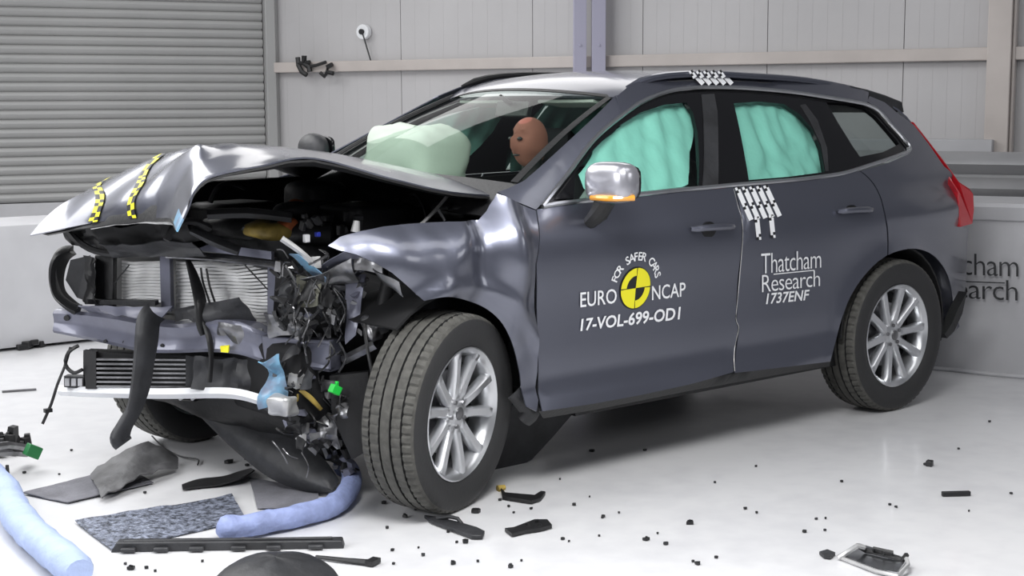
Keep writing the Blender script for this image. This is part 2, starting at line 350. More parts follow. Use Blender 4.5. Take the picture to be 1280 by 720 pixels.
def flat_fill(P, holes, step):
    loops = [dens(P, step)]+[dens(h, step) for h in holes]
    pts = []; ed = []
    for L in loops:
        k = len(pts); pts += L; ed += [(k+i, k+(i+1) % len(L)) for i in range(len(L))]
    xs = [p[0] for p in loops[0]]; zs = [p[1] for p in loops[0]]
    nx = int((max(xs)-min(xs))/step)+1; nz = int((max(zs)-min(zs))/step)+1
    allb = list(pts)
    for i in range(1, nx+1):
        for j in range(1, nz+1):
            x = min(xs)+i*step; z = min(zs)+j*step
            if inpoly(x, z, loops[0]) and not any(inpoly(x, z, h) for h in loops[1:]):
                if min((p[0]-x)**2+(p[1]-z)**2 for p in allb) > (step*.45)**2: pts.append(Vector((x, z)))
    V, _, Fc, _, _, _ = delaunay_2d_cdt(pts, ed, [], 0, 1e-5)
    Fo = []
    for f in Fc:
        cx = sum(V[i][0] for i in f)/3; cz = sum(V[i][1] for i in f)/3
        if inpoly(cx, cz, loops[0]) and not any(inpoly(cx, cz, h) for h in loops[1:]): Fo.append(f)
    return V, Fo
CAR = empty('car', (1.4, 0, 0), 'grey blue metallic estate car with a crushed front end and torn open bonnet', 'car')
bpy.context.view_layer.update()
def part(name, mb, m, parent=None, label=None, **k):
    parent = parent or CAR
    o = obj(name, mb, m, parent, **k); r = CAR
    o.matrix_parent_inverse = Matrix.Translation(-CAR.location) if parent is CAR else Matrix()
    if label: o['label'] = label
    return o
DR = {}
def panel(name, px, m, off=0., holes=(), step=.05, disp=None, thick=.006, mirror=False, parent=None, label=None, pin=None):
    o2 = [SP(*p, off=off, fn=disp) for p in px]; P = [Vector((p.x, p.z)) for p in o2]
    H = [[Vector((q.x, q.z)) for q in (SP(*p, off=off) for p in h)] for h in holes]
    V, Fo = flat_fill(P, H, step); outs = []
    for sgn in ((-1, 1) if mirror else (-1,)):
        mb = MB(); vs = []
        for v in V:
            w = width(v[0], v[1])-off+(disp(v[0], v[1]) if disp else 0)
            vs.append(Vector((v[0], sgn*w, v[1])))
        fs = []
        for f in Fo:
            a, b_, c = [vs[i] for i in f[:3]]; n = (b_-a).cross(c-a); fs.append(tuple(f) if n.y*sgn > 0 else tuple(f)[::-1])
        mb.add(vs, fs); pr_ = parent[sgn] if isinstance(parent, dict) else parent
        outs.append(part(name, mb, m, pr_, label if sgn < 0 else None, solid=thick, angle=60)); DR.setdefault(name, {})[sgn] = outs[-1]
    return outs[0]

def sm(P, k=3): return [(p.x, p.y) for p in cat([Vector((a, b_, 0)) for a, b_ in P], k)]
ARCH = sm([(1038, 452), (1045, 425), (1052, 399), (1063, 371), (1080, 345), (1104, 322), (1130, 312), (1151, 312), (1170, 322), (1185, 345), (1191, 375), (1188, 398), (1182, 418)], 4)
REDGE = sm([(1072, 212), (1082, 219), (1092, 230), (1100, 245), (1105, 263), (1109, 285), (1110, 304)], 3)
FARCH = sm([(650, 468), (642, 434), (629, 406), (611, 388), (588, 377), (560, 371), (530, 376)], 4)
# --- outlines, in photo pixels laid onto the body side
chrome_lo = [(678, 258), (700, 254), (739, 250), (796, 243), (852, 237), (886, 234), (917, 231), (989, 225), (1024, 221), (1055, 216), (1083, 207.5), (1112, 198), (1133, 190)]
chrome_hi = [(678, 258), (692, 240), (711, 216), (742, 175), (774, 147), (805, 126), (836, 114), (860, 110.5), (883, 109), (930, 110), (989, 115), (1030, 121), (1067, 127), (1084, 131), (1099, 139), (1113, 155), (1125, 168), (1136, 182)]
silh = [(771, 118), (789, 105), (821, 94), (861, 90), (905, 90), (921, 91), (1005, 97), (1067, 108), (1086, 115), (1127, 130)]
fr_door = [(671, 262), (700, 257), (739, 253), (796, 246), (852, 240), (886, 237), (916.5, 234), (921, 252), (927, 272), (927.5, 296), (923, 340), (920, 385), (919, 400), (922.5, 410), (918, 436), (917, 465), (860, 481), (800, 494), (740, 505), (678, 514), (673, 470), (671.5, 400), (671, 330)]
rr_door = [(918.5, 234), (989, 228), (1024, 224), (1055, 219)]+[(x-.8, y) for x, y in REDGE]+[(1109, 319)]+[p for p in ARCH if p[0] < 1104][::-1]+[(980, 459), (919, 466), (920, 440), (924.5, 410), (921, 400), (922, 385), (925, 340), (929.5, 296), (929, 272), (923, 252)]
quarter = [(1082, 212), (1112, 203), (1137, 192), (1140, 185), (1127, 167), (1114, 152), (1101, 137), (1084, 127), (1087, 120), (1106, 128), (1124, 143), (1142, 156), (1160, 179), (1180, 208), (1198, 231), (1201, 283), (1211, 286), (1209, 330), (1206, 368), (1196, 394), (1188, 420)]+[p for p in ARCH if p[0] > 1113][::-1]+[(1110.6, 318.6)]+[(x+.8, y) for x, y in REDGE][::-1][:-1]
quarter = [p for p in quarter]
roofside = [(771, 120), (776, 143), (805, 124), (836, 112), (860, 108.5), (883, 107), (930, 108), (989, 113), (1030, 119), (1067, 125), (1084, 129), (1086, 115), (1067, 108), (1005, 97), (921, 91), (905, 90), (861, 90), (821, 94), (789, 105)]
apillar = [(622, 240), (634, 236), (655, 226), (669, 214), (700, 186), (744, 145), (769, 119.5), (774, 119), (779, 141), (760, 155), (741, 173), (709, 215), (690, 239), (674, 258), (670, 262), (640, 250)]
fender = [(410, 307), (425, 296), (450, 289), (480, 283), (520, 279), (560, 277), (598, 275), (608, 264), (617, 249), (621, 242), (645, 252), (669.5, 263), (669.5, 330), (670, 400), (671, 470), (673, 500), (671, 514), (658, 508), (654, 495)]+FARCH+[(512, 360), (490, 341), (468, 328), (445, 318), (425, 313)]
def fdisp(x, z):
    d = .050*math.exp(-((x-.47)/.055)**2)*min(1, max(0, (z-.55)/.25))
    d -= .045*math.exp(-((x-.33-.1*(z-.9))/.05)**2)*min(1, max(0, (z-.6)/.3))
    d += .02*math.exp(-(((x-.12)-(z-.8)*.6)/.06)**2)
    d -= .03*math.exp(-((x-.30)/.12)**2-((z-.62)/.1)**2)
    ra = math.hypot(x-.2, z-.40); d += .02*math.exp(-((ra-.43)/.03)**2)
    d += .016*noise.noise(Vector((x*6, z*6, 0)))+.006*noise.noise(Vector((x*15, z*11, 5)))
    # top edge rolls in towards the bonnet gap
    k = min(1, max(0, (.56-x)/.35)); k = k*k*(3-2*k); d -= 2.6*max(0, z-.93)**2*k
    return d
def doordisp(x, z):
    return .0025*noise.noise(Vector((x*3, z*3, 4)))
panel('front_door', fr_door, 'paint', mirror=True, disp=doordisp)
panel('rear_door', rr_door, 'paint', mirror=True, disp=doordisp)
panel('rear_quarter', quarter, 'paint', mirror=True, step=.04)
panel('roof_side', roofside, 'paint', mirror=True, step=.04)
panel('windscreen_pillar', apillar, 'paint', mirror=True, step=.03, disp=lambda x, z: -3.2*max(0, -.49*(x-1.05)+.87*(z-1.37)+.045)**2)
panel('front_fender', fender, 'paint', disp=fdisp, step=.022, label='crumpled front wing bulging behind the wheel')
# dark inner body just behind the gaps, so every shut line reads dark
inner = [(660, 262), (740, 256), (886, 240), (1060, 222), (1110, 208), (1112, 300), (1090, 316), (1064, 352), (1045, 400), (1032, 450), (917, 462), (800, 488), (676, 508), (660, 440)]
panel('body_shell', inner, 'void', off=.035, mirror=True, step=.12)
# sill strips
sill = [(674, 514), (740, 504), (800, 493), (860, 480), (918, 466), (980, 459), (1038, 452), (1037, 458), (980, 467), (918, 478.5), (860, 489), (800, 501), (740, 513), (679, 523)]
panel('sill_trim', sill, 'black', off=.012, mirror=True, step=.06)
# highlight on the exposed door edge comes as a pale strip below
# glasshouse: black frame with three openings, glass, chrome
g1 = [(719, 216), (742, 186), (774, 157), (800, 141), (830, 131), (858, 128), (866, 140), (872, 165), (874, 200), (873, 233), (852, 234.5), (796, 241), (730, 248), (716, 249)]
g2 = [(917, 129), (950, 127), (980, 130), (1000, 143), (1016, 162), (1026, 185), (1031, 216), (985, 222), (936, 226)]
g3 = [(1033, 128), (1060, 129), (1080, 134), (1095, 146), (1110, 163), (1124, 180), (1104, 190), (1075, 196), (1066, 183), (1048, 154)]
outer = [(680, 257), (711, 217.5), (742, 176.5), (774, 148.5), (805, 127.5), (836, 115.5), (860, 112), (883, 110.5), (930, 111.5), (989, 116.5), (1030, 122.5), (1067, 128.5), (1084, 132.5), (1098, 140.5), (1112, 156), (1124, 169), (1134, 183), (1133, 188.5), (1112, 196.5), (1083, 206), (1055, 214.5), (1024, 219.5), (989, 223.5), (917, 229.5), (886, 232.5), (852, 235.5), (796, 241.5), (739, 248.5), (700, 252.5)]
tri = [(693, 248), (713, 222), (712, 246)]
g1i = [p for p in g1]
panel('window_frame', outer, 'gloss_black', off=.012, holes=[[(x, y) for x, y in g1i if True][:]] and [[(719, 216), (742, 186), (774, 157), (800, 141), (830, 131), (858, 128), (866, 140), (872, 165), (874, 200), (873, 232), (852, 234), (796, 240), (739, 246.8), (717, 249)], [(917, 129), (950, 127), (980, 130), (1000, 143), (1016, 162), (1026, 185), (1031, 215), (985, 221), (936, 225)], g3], mirror=True, step=.05, thick=.02)
panel('front_door_glass', g1, 'sglass', off=.022, parent=DR['front_door'], mirror=True, step=.1, thick=0)
panel('rear_door_glass', g2, 'sglass', off=.022, parent=DR['rear_door'], mirror=True, step=.1, thick=0)
panel('quarter_glass', g3, 'dglass', off=.022, mirror=True, step=.1, thick=0)
# B pillar and channel mouldings standing proud of the frame
for pxs in ([(877, 118), (893, 117), (897, 140), (898, 185), (898, 231), (879, 233), (881, 190), (880, 150)], [(1001, 131), (1007, 130), (1022, 150), (1034, 185), (1036, 214), (1033, 214), (1027, 180), (1014, 152)]):
    panel('pillar_moulding', pxs, 'dark', off=.006, mirror=True, step=.08, thick=.01)
def strip(name, px, r, m, off=0., k=4, mirror=True, flat=1., label=None):
    pts = cat([SP(*p, off=off) for p in px], k)
    for sg in ((1, -1) if mirror else (1,)):
        part(name, MB().tube([Vector((p.x, p.y*sg, p.z)) for p in pts], r, 6, flat=flat), m, label=label)
strip('chrome_strip', chrome_lo, .0095, 'chrome', off=-.004)
strip('chrome_strip', chrome_hi+[(1137, 188), (1130, 192)], .0095, 'chrome', off=-.004)
# exposed door edge down the split, its highlight put into a pale colour
split = [(917, 236), (922, 256), (927.5, 275), (928.5, 296), (926, 330), (922.5, 370), (920, 398), (923.5, 410), (919, 430), (917.5, 450), (918.5, 464)]
strip('door_edge_highlight', split, .0018, 'pale', off=.001, mirror=False, label='pale line of highlight on the door edge between the two doors')
# far front fender, plain mirror without the buckles
o2 = [SP(*p) for p in [(520, 279), (598, 275), (621, 242), (669.5, 263), (671, 500), (654, 495), (641, 432), (610, 388), (560, 371), (500, 345), (480, 300)]]
V, Fo = flat_fill([Vector((p.x, p.z)) for p in o2], [], .06)
mb = MB(); vs = [Vector((v[0], width(v[0], v[1])-1.2*max(0, v[1]-.985)**1.35, v[1])) for v in V]
fs = [];
for f in Fo:
    a, b_, c = [vs[i] for i in f[:3]]; n = (b_-a).cross(c-a); fs.append(tuple(f) if n.y > 0 else tuple(f)[::-1])
part('front_fender', mb.add(vs, fs), 'paint', solid=.005)
# roof
redge = [PY(*p, -.585) for p in silh]
redge = [Vector((p.x, p.y, p.z)) for p in redge]
REX = [(p.x, p.z) for p in redge]
def zedge(x): return lerpk(REX, x)
xs = [redge[0].x+(redge[-1].x-redge[0].x)*i/26 for i in range(27)]
rows = []
for x in xs:
    ze = zedge(x)-.012; cr = .028*min(1, (x-redge[0].x)/.25+.35); rows.append([Vector((x-(.05*(1-(y/.585)**2) if x < 1.7 else 0)*max(0, 1-(x-redge[0].x)/.3), y, ze+cr*(1-(y/.585)**2))) for y in [-.585+1.17*j/16 for j in range(17)]])
part('roof', MB().grid([r[::-1] for r in rows]), 'paint', solid=.01)
rl = [Vector((x, -.565, zedge(x)-.006)) for x in xs[1:-3]]
for sg in (1, -1):
    pts = [Vector((p.x, p.y*sg, p.z+(.012 if sg < 0 else -.004))) for p in rl]
    part('roof_rail', MB().tube(pts, [.006]+[.016]*(len(pts)-2)+[.006], 8), 'paint' if sg > 0 else 'black')
# windscreen
wt_, wbn = PY(769, 121, -.55), PY(648, 230, -.72)
def wsp(u, v, off=0.):                  # u 0 bottom..1 top, v -1 near..1 far
    hw = .72+(.55-.72)*u; x = wbn.x+(wt_.x-wbn.x)*u; z = wbn.z+(wt_.z-wbn.z)*u
    bow = (1-v*v); return Vector((x-.11*bow-off*.55, hw*v, z+.035*bow+.02*math.sin(u*math.pi)+off))
part('windscreen', MB().grid([[wsp(i/12, -1+2*j/16) for j in range(17)][::-1] for i in range(13)][::-1]), 'wglass')
bd = MB()
for (ua, ub, va, vb) in ((.965, 1.0, -1, 1),): bd.grid([[wsp(ua+(ub-ua)*i/2, va+(vb-va)*j/16, .003) for j in range(17)] for i in range(3)])
for va, vb in ((-1, -.955), (.955, 1)): bd.grid([[wsp(i/12, va+(vb-va)*j/2, .003) for j in range(3)] for i in range(13)])
part('windscreen_seal', bd, 'black', solid=.004)
part('cowl', MB().grid([[wsp(-.0-.05*i, -1+2*j/12, -.012*i) for j in range(13)] for i in range(5)]), 'black', solid=.01)
# far A pillar black edge seen against the wall
part('pillar_seal', MB().tube([wsp(u/8, 1.03, .01) for u in range(9)], .012, 6), 'black')
part('rear_view_mirror', MB().box(wsp(.86, -.02)+Vector((.10, 0, -.05)), (.03, .22, .07), Matrix.Rotation(.2, 3, 'Y')).tube([wsp(.9, 0), wsp(.86, 0)+Vector((.1, 0, -.03))], .012, 6), 'black', bevel=.01)
for s_ in (-1, 1): part('sun_visor', MB().box(wsp(.93, .5*s_)+Vector((.16, 0, -.035)), (.15, .36, .015), Matrix.Rotation(.15, 3, 'Y')), 'liner', bevel=.005)
# rear end
prof = [(3.36, 1.465), (3.46, 1.40), (3.56, 1.20), (3.63, 1.05), (3.67, .95), (3.69, .80), (3.74, .62), (3.74, .45), (3.66, .33), (3.5, .27)]
rows = []
for x, z in cat([Vector((a, 0, b_)) for a, b_ in prof], 3) and [(p.x, p.z) for p in cat([Vector((a, 0, b_)) for a, b_ in prof], 3)]:
    we = min(.745, width(3.50, z)-.01) if z > .3 else .72
    rows.append([Vector((x-.16*abs(t)**3.2, we*t, z)) for t in [-1+2*j/18 for j in range(19)]])
kz = [i for i, rr in enumerate(rows) if rr[0].z > 1.02]
tb_ = MB().grid(rows[kz[-1]:]); tb_.grid([rr[:3] for rr in rows[:kz[-1]+1]]); tb_.grid([rr[-3:] for rr in rows[:kz[-1]+1]]); tb_.grid([rr[2:-2] for rr in rows[:2]])
tgt = part('tailgate', tb_, 'paint', solid=.008)
part('rear_window', MB().grid([rr[2:-2] for rr in rows[1:kz[-1]+1]]), 'dglass', tgt)
# spoiler
sp0 = [PY(1064, 107, -.60), PY(1086, 112, -.60), PY(1108, 119, -.60), PY(1128, 127, -.60), PY(1131, 141, -.60), PY(1122, 140, -.60), PY(1090, 124, -.60)]
part('roof_spoiler', MB().prism(sp0, (0, 1.20, 0)), 'dark', bevel=.008)
# tail lamps
lampo = [(1142, 152), (1150, 162), (1165, 181), (1182, 203), (1199, 227), (1211, 236), (1217, 242), (1218, 262), (1216, 280), (1201, 284), (1199, 262), (1198, 240), (1190, 227), (1178, 208), (1160, 182), (1148, 165)]
def lampside(sg):
    mb = MB(); P = []
    for p in lampo:
        t = min(1, max(0, (p[1]-152)/85)); P.append(PY(p[0], p[1], -(.685+.155*t)))
    mb.prism([Vector((p.x, sg*abs(p.y), p.z)) for p in P], (-.01, -sg*.05, 0)); return mb
part('tail_lamp', lampside(-1), 'red', bevel=.004, smooth=False); part('tail_lamp', lampside(1), 'red', bevel=.004, smooth=False)
lp = [SP(*p) for p in [(1205, 246), (1214, 246), (1214, 275), (1206, 277)]]
# bumper flap hanging behind rear wheel
fl = [PY(*p, -.86) for p in [(1209, 365), (1203, 392), (1193, 414), (1184, 423), (1181, 418), (1190, 404), (1198, 385)]]
part('mud_flap', MB().prism(fl, (0, .05, 0)), 'black')
# floor pan and wheel wells
part('floor_pan', MB().box((2.05, 0, .30), (2.4, 1.66, .10)).box((.6, 0, .30), (.6, .8, .10)).box((1.6, 0, .22), (2.2, .5, .10)).box((3.2, 0, .38), (.7, 1.3, .2)).box((1.2, -.45, .235), (.5, .25, .06)).box((2.3, -.45, .24), (.5, .3, .07)), 'black')
for sg in (-1, 1):
    mb = MB(); rows = []
    for i in range(17):
        q = -.25+math.pi*1.08*i/16; rows.append([Vector((RW[0]+.415*math.cos(q), sg*y, RW[1]+.03+.405*math.sin(q))) for y in (.90, .75, .5)])
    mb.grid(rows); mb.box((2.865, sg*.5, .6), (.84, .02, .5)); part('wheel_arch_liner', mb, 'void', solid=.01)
# door handles, recess, mirror
for (a, b_, y0) in (((861, 286), (914, 283), 0), ((1045, 264), (1087, 262), 0)):
    A, B = SP(*a), SP(*b_); mb = MB(); n = 12; pts = [A.lerp(B, i/n)+Vector((0, -.012-.022*math.sin(math.pi*min(1, i/n*1.0))**.5, .004*math.sin(math.pi*i/n))) for i in range(n+1)]
    for sg in (1, -1):
        hb = MB().tube([Vector((p.x, p.y*sg, p.z)) for p in pts], [.010]+[.014]*(n-1)+[.010], 8)
        dn_ = DR['front_door' if a[0] < 900 else 'rear_door'][-sg]; h_ = part('door_handle', hb, 'paint', dn_)
        c = (A+B)/2+Vector((-.01, .004, -.008)); c.y *= sg
        rr = MB(); rr.tube([c+Vector((0, .004*sg, 0)), c+Vector((0, -.006*sg, 0))], .045, 20); 
        for i in range(len(rr.v)): rr.v[i].z = c.z+(rr.v[i].z-c.z)*.75
        part('handle_recess', rr, 'black', dn_)
def blob(c, sx, sy, sz, sq=.7, nu=16, nv=10, rot=None):
    mb = MB(); rows = []
    f = lambda a: math.copysign(abs(a)**sq, a)
    for i in range(nv+1):
        th = math.pi*i/nv-math.pi/2; row = []
        for j in range(nu):
            ph_ = 2*math.pi*j/nu; p = Vector((sx*f(math.cos(th))*f(math.cos(ph_)), sy*f(math.cos(th))*f(math.sin(ph_)), sz*f(math.sin(th))))
            row.append(Vector(c)+(rot @ p if rot else p))
        rows.append(row)
    mb.grid(rows, closed=True); return mb
mc = PY(765, 228, -1.02)
for sg in (1, -1):
    S = lambda p: Vector((p.x, p.y*sg, p.z))
    c = S(mc) if sg > 0 else PY(392, 187, 1.02); rt = Matrix.Rotation(.10*sg, 3, 'Z')
    hs = part('mirror_housing', blob(c, .062, .112, .079, .62 if sg > 0 else .9, 20, 12, rt), 'silver' if sg > 0 else 'dark', label='door mirror cap in paint lightened as if front lit' if sg > 0 else 'dark far door mirror seen over the bonnet')
    o = part('mirror_glass', blob(c+Vector((.052, 0, 0)), .014, .10, .066, .5, 20, 8), 'gloss_black', hs)
    o = part('turn_signal' if sg > 0 else 'mirror_trim', MB().tube(cat([c+rt @ Vector((-.045, .06*sg, -.058)), c+rt @ Vector((-.066, 0, -.056)), c+rt @ Vector((-.055, -.06*sg, -.056)), c+rt @ Vector((.0, -.110*sg, -.054))], 4), .012, 8), 'amber' if sg > 0 else 'black', hs)
    f0, f1 = S(PY(740, 284, -.925)), S(PY(757, 250, -.97))
    part('mirror_foot', MB().tube([f0+Vector((.01, .03*sg, .01)), f0.lerp(f1, .5), f1], [.03, .045, .05], 10, flat=.8), 'black', hs)
# corner sail panel (white inner + dark)
panel('mirror_sail', [(694, 249), (715, 221), (716, 248)], 'gloss_black', off=.004, thick=.006)

# ---------------------------------------------------------------- checker tapes
def tapestrip(name, a, b_, wpx, n, fn, mats, parent=None, offs=.004, two=False):
    mb = MB()
    A, B = Vector(a), Vector(b_); d = (B-A); L = d.length; nn = Vector((-d.y, d.x)).normalized()*wpx/2
    for i in range(n):
        c0, c1 = A+d*(i/n), A+d*((i+1)/n)
        for s_ in (0, 1):
            e0, e1 = (-1, 0) if s_ == 0 else (0, 1)
            q = [fn(*(c0+nn*e0)), fn(*(c0+nn*e1)), fn(*(c1+nn*e1)), fn(*(c1+nn*e0))]
            mb.add(q, [(0, 1, 2, 3)], 1 if (i+s_) % 2 == 0 and (two or i % 3 == s_) else 0)
    return part(name, mb, mats, parent, smooth=False, solid=.0012, soff=0)
fdoor = lambda x, y: SP(x, y, off=-.004)
for k in range(5):
    x0 = 921+k*8.9; tapestrip('marker_tape', (x0, 234-k*.6), (x0+18, 275-k*1.2), 5.6, 12, fdoor, ['white', 'ink'], DR['rear_door'][-1])
for k in (1, 3):
    x0 = 939+k*8.9-1; tapestrip('marker_tape', (x0-1, 272-k*1.2), (x0+2, 301-k*1.2), 5.6, 8, fdoor, ['white', 'ink'], DR['rear_door'][-1])
for k in range(5):
    x0 = 868+k*9; tapestrip('marker_tape', (x0-3, 90), (x0+11, 105), 5.2, 6, lambda x, y: SP(x, y, off=-.018), ['white', 'ink'])

for k in range(5):
    x0 = 864+k*9; tapestrip('marker_tape', (x0-1, 88.5), (x0+5, 97), 5.2, 3, lambda x, y: PY(x, y, -.586), ['white', 'ink'])

# ---------------------------------------------------------------- lettering
def textmesh(s, size=1., off=0., shear=0., space=1.):
    cu = bpy.data.curves.new('t', 'FONT'); cu.body = s; cu.size = size; cu.offset = off; cu.shear = shear; cu.space_character = space; cu.resolution_u = 3
    o = bpy.data.objects.new('t', cu); COL.objects.link(o); bpy.context.view_layer.update()
    me = bpy.data.meshes.new_from_object(o.evaluated_get(bpy.context.evaluated_depsgraph_get()))
    vs = [v.co.copy() for v in me.vertices]; fs = [tuple(p.vertices) for p in me.polygons]
    bpy.data.objects.remove(o); bpy.data.curves.remove(cu); bpy.data.meshes.remove(me)
    return vs, fs
def lay(name, s, a, b_, hpx, m='white', off=0., shear=0., space=1., surf='side', capd=None, parent=None):
    vs, fs = textmesh(s, 1., off, shear, space)
    x0 = min(v.x for v in vs); x1 = max(v.x for v in vs); y1 = max(v.y for v in vs if True); capm = capd or .70
    A, B = Vector(a), Vector(b_); mb = MB(); out = []
    for v in vs:
        t = (v.x-x0)/(x1-x0); hh = v.y/capm; p = A.lerp(B, t); h_ = hpx[0]+(hpx[1]-hpx[0])*t
        px, py = p.x, p.y-hh*h_
        if surf == 'side': out.append(SP(px, py, off=-.0035))
        else: out.append(PV(px, py, (Ra+rnor*.02).xy, (Rb+rnor*.02).xy))
    mb.add(out, fs)
    if surf == 'side': return part(name, mb, m, parent, smooth=False)
    return mb
lay('lettering', 'EURO', (725.5, 384), (771, 378.5), (18.5, 18), off=.008, parent=DR['front_door'][-1])
lay('lettering', 'NCAP', (815, 375), (857, 370), (17.5, 17.5), off=.008, parent=DR['front_door'][-1])
lay('lettering', '17-VOL-699-OD1', (725.5, 413.5), (851, 398.5), (14.5, 15), off=.022, shear=.12, parent=DR['front_door'][-1])
lay('lettering', 'Thatcham', (951.5, 342.5), (1026.5, 334.5), (27, 24), off=-.006, capd=.72, space=.92, parent=DR['rear_door'][-1])
lay('lettering', 'Research', (952.5, 365.5), (1025, 357.5), (23, 21), off=-.006, capd=.72, space=.92, parent=DR['rear_door'][-1])
lay('lettering', '1737ENF', (957.5, 380), (1012, 374.5), (13, 12.5), off=.018, shear=.18, parent=DR['rear_door'][-1])
ub = [(967, 342.2), (1018, 337.2), (1018, 338.4), (967, 343.4)]
part('lettering', MB().add([SP(*p, off=-.0035) for p in ub], [(0, 1, 2, 3)]), 'white', DR['rear_door'][-1], smooth=False)
# round yellow and black target
cA = SP(793.5, 360); rad = .082
def tp(r, a, o_=.004): x = cA.x+r*math.cos(a); z = cA.z+r*math.sin(a)*1.0; return Vector((x, -width(x, z)-o_, z))
def ringsec(r0, r1, a0, a1, o_=.004, n=10):
    return MB().grid([[tp(r0, a0+(a1-a0)*i/n, o_) for i in range(n+1)], [tp(r1, a0+(a1-a0)*i/n, o_) for i in range(n+1)]])
P2 = math.pi/2; r_y = rad
tg = part('round_target', ringsec(.0, rad+.004, 0, 2*math.pi, .0035, 40), 'ink', DR['front_door'][-1], smooth=False)
for a0 in range(4): part('target_quadrant', ringsec(.0 if a0 % 2 == 0 else rad*.62, rad, a0*P2+.03, (a0+1)*P2-.03, .0055), 'yellow', DR['front_door'][-1], smooth=False)
arc = 'FOR SAFER CARS'; n = len(arc); R1 = .112
for i, ch in enumerate(arc):
    if ch == ' ': continue
    an = R(159)-(R(159)-R(20))*i/(n-1); vs, fs = textmesh(ch, .048, .0008)
    w_ = (max(v.x for v in vs)+min(v.x for v in vs))/2; out = []
    for v in vs:
        t_ = Vector((math.sin(an), -math.cos(an))); nr = Vector((math.cos(an), math.sin(an)))
        x = cA.x+nr.x*(R1+v.y)+t_.x*(v.x-w_); z = cA.z+nr.y*(R1+v.y)+t_.y*(v.x-w_); out.append(Vector((x, -width(x, z)-.0035, z)))
    part('letter', MB().add(out, fs), 'white', DR['front_door'][-1], smooth=False)
# lettering on the right barrier
bl = MB()
for s_, a, b_, hp in (('Thatcham', (1132, 372), (1275, 377), (30, 30)), ):
    pass
t1 = lay('x', 'Thatcham', (1138, 341), (1273, 346), (28, 29), surf='b', off=-.006, capd=.72, space=.92)
t2 = lay('x', 'Research', (1142, 370), (1272, 376), (26, 27), surf='b', off=-.006, capd=.72, space=.92)
for t in (t1, t2):
    o = obj('lettering', t, 'dark', rblk, smooth=False); o['label'] = 'dark grey lettering on the white barrier'
o = obj('lettering', MB().add([PV(px, py, (Ra+rnor*.02).xy, (Rb+rnor*.02).xy) for px, py in ((1172, 350), (1256, 353), (1256, 354.5), (1172, 351.5))], [(0, 1, 2, 3)]), 'dark', rblk, smooth=False)

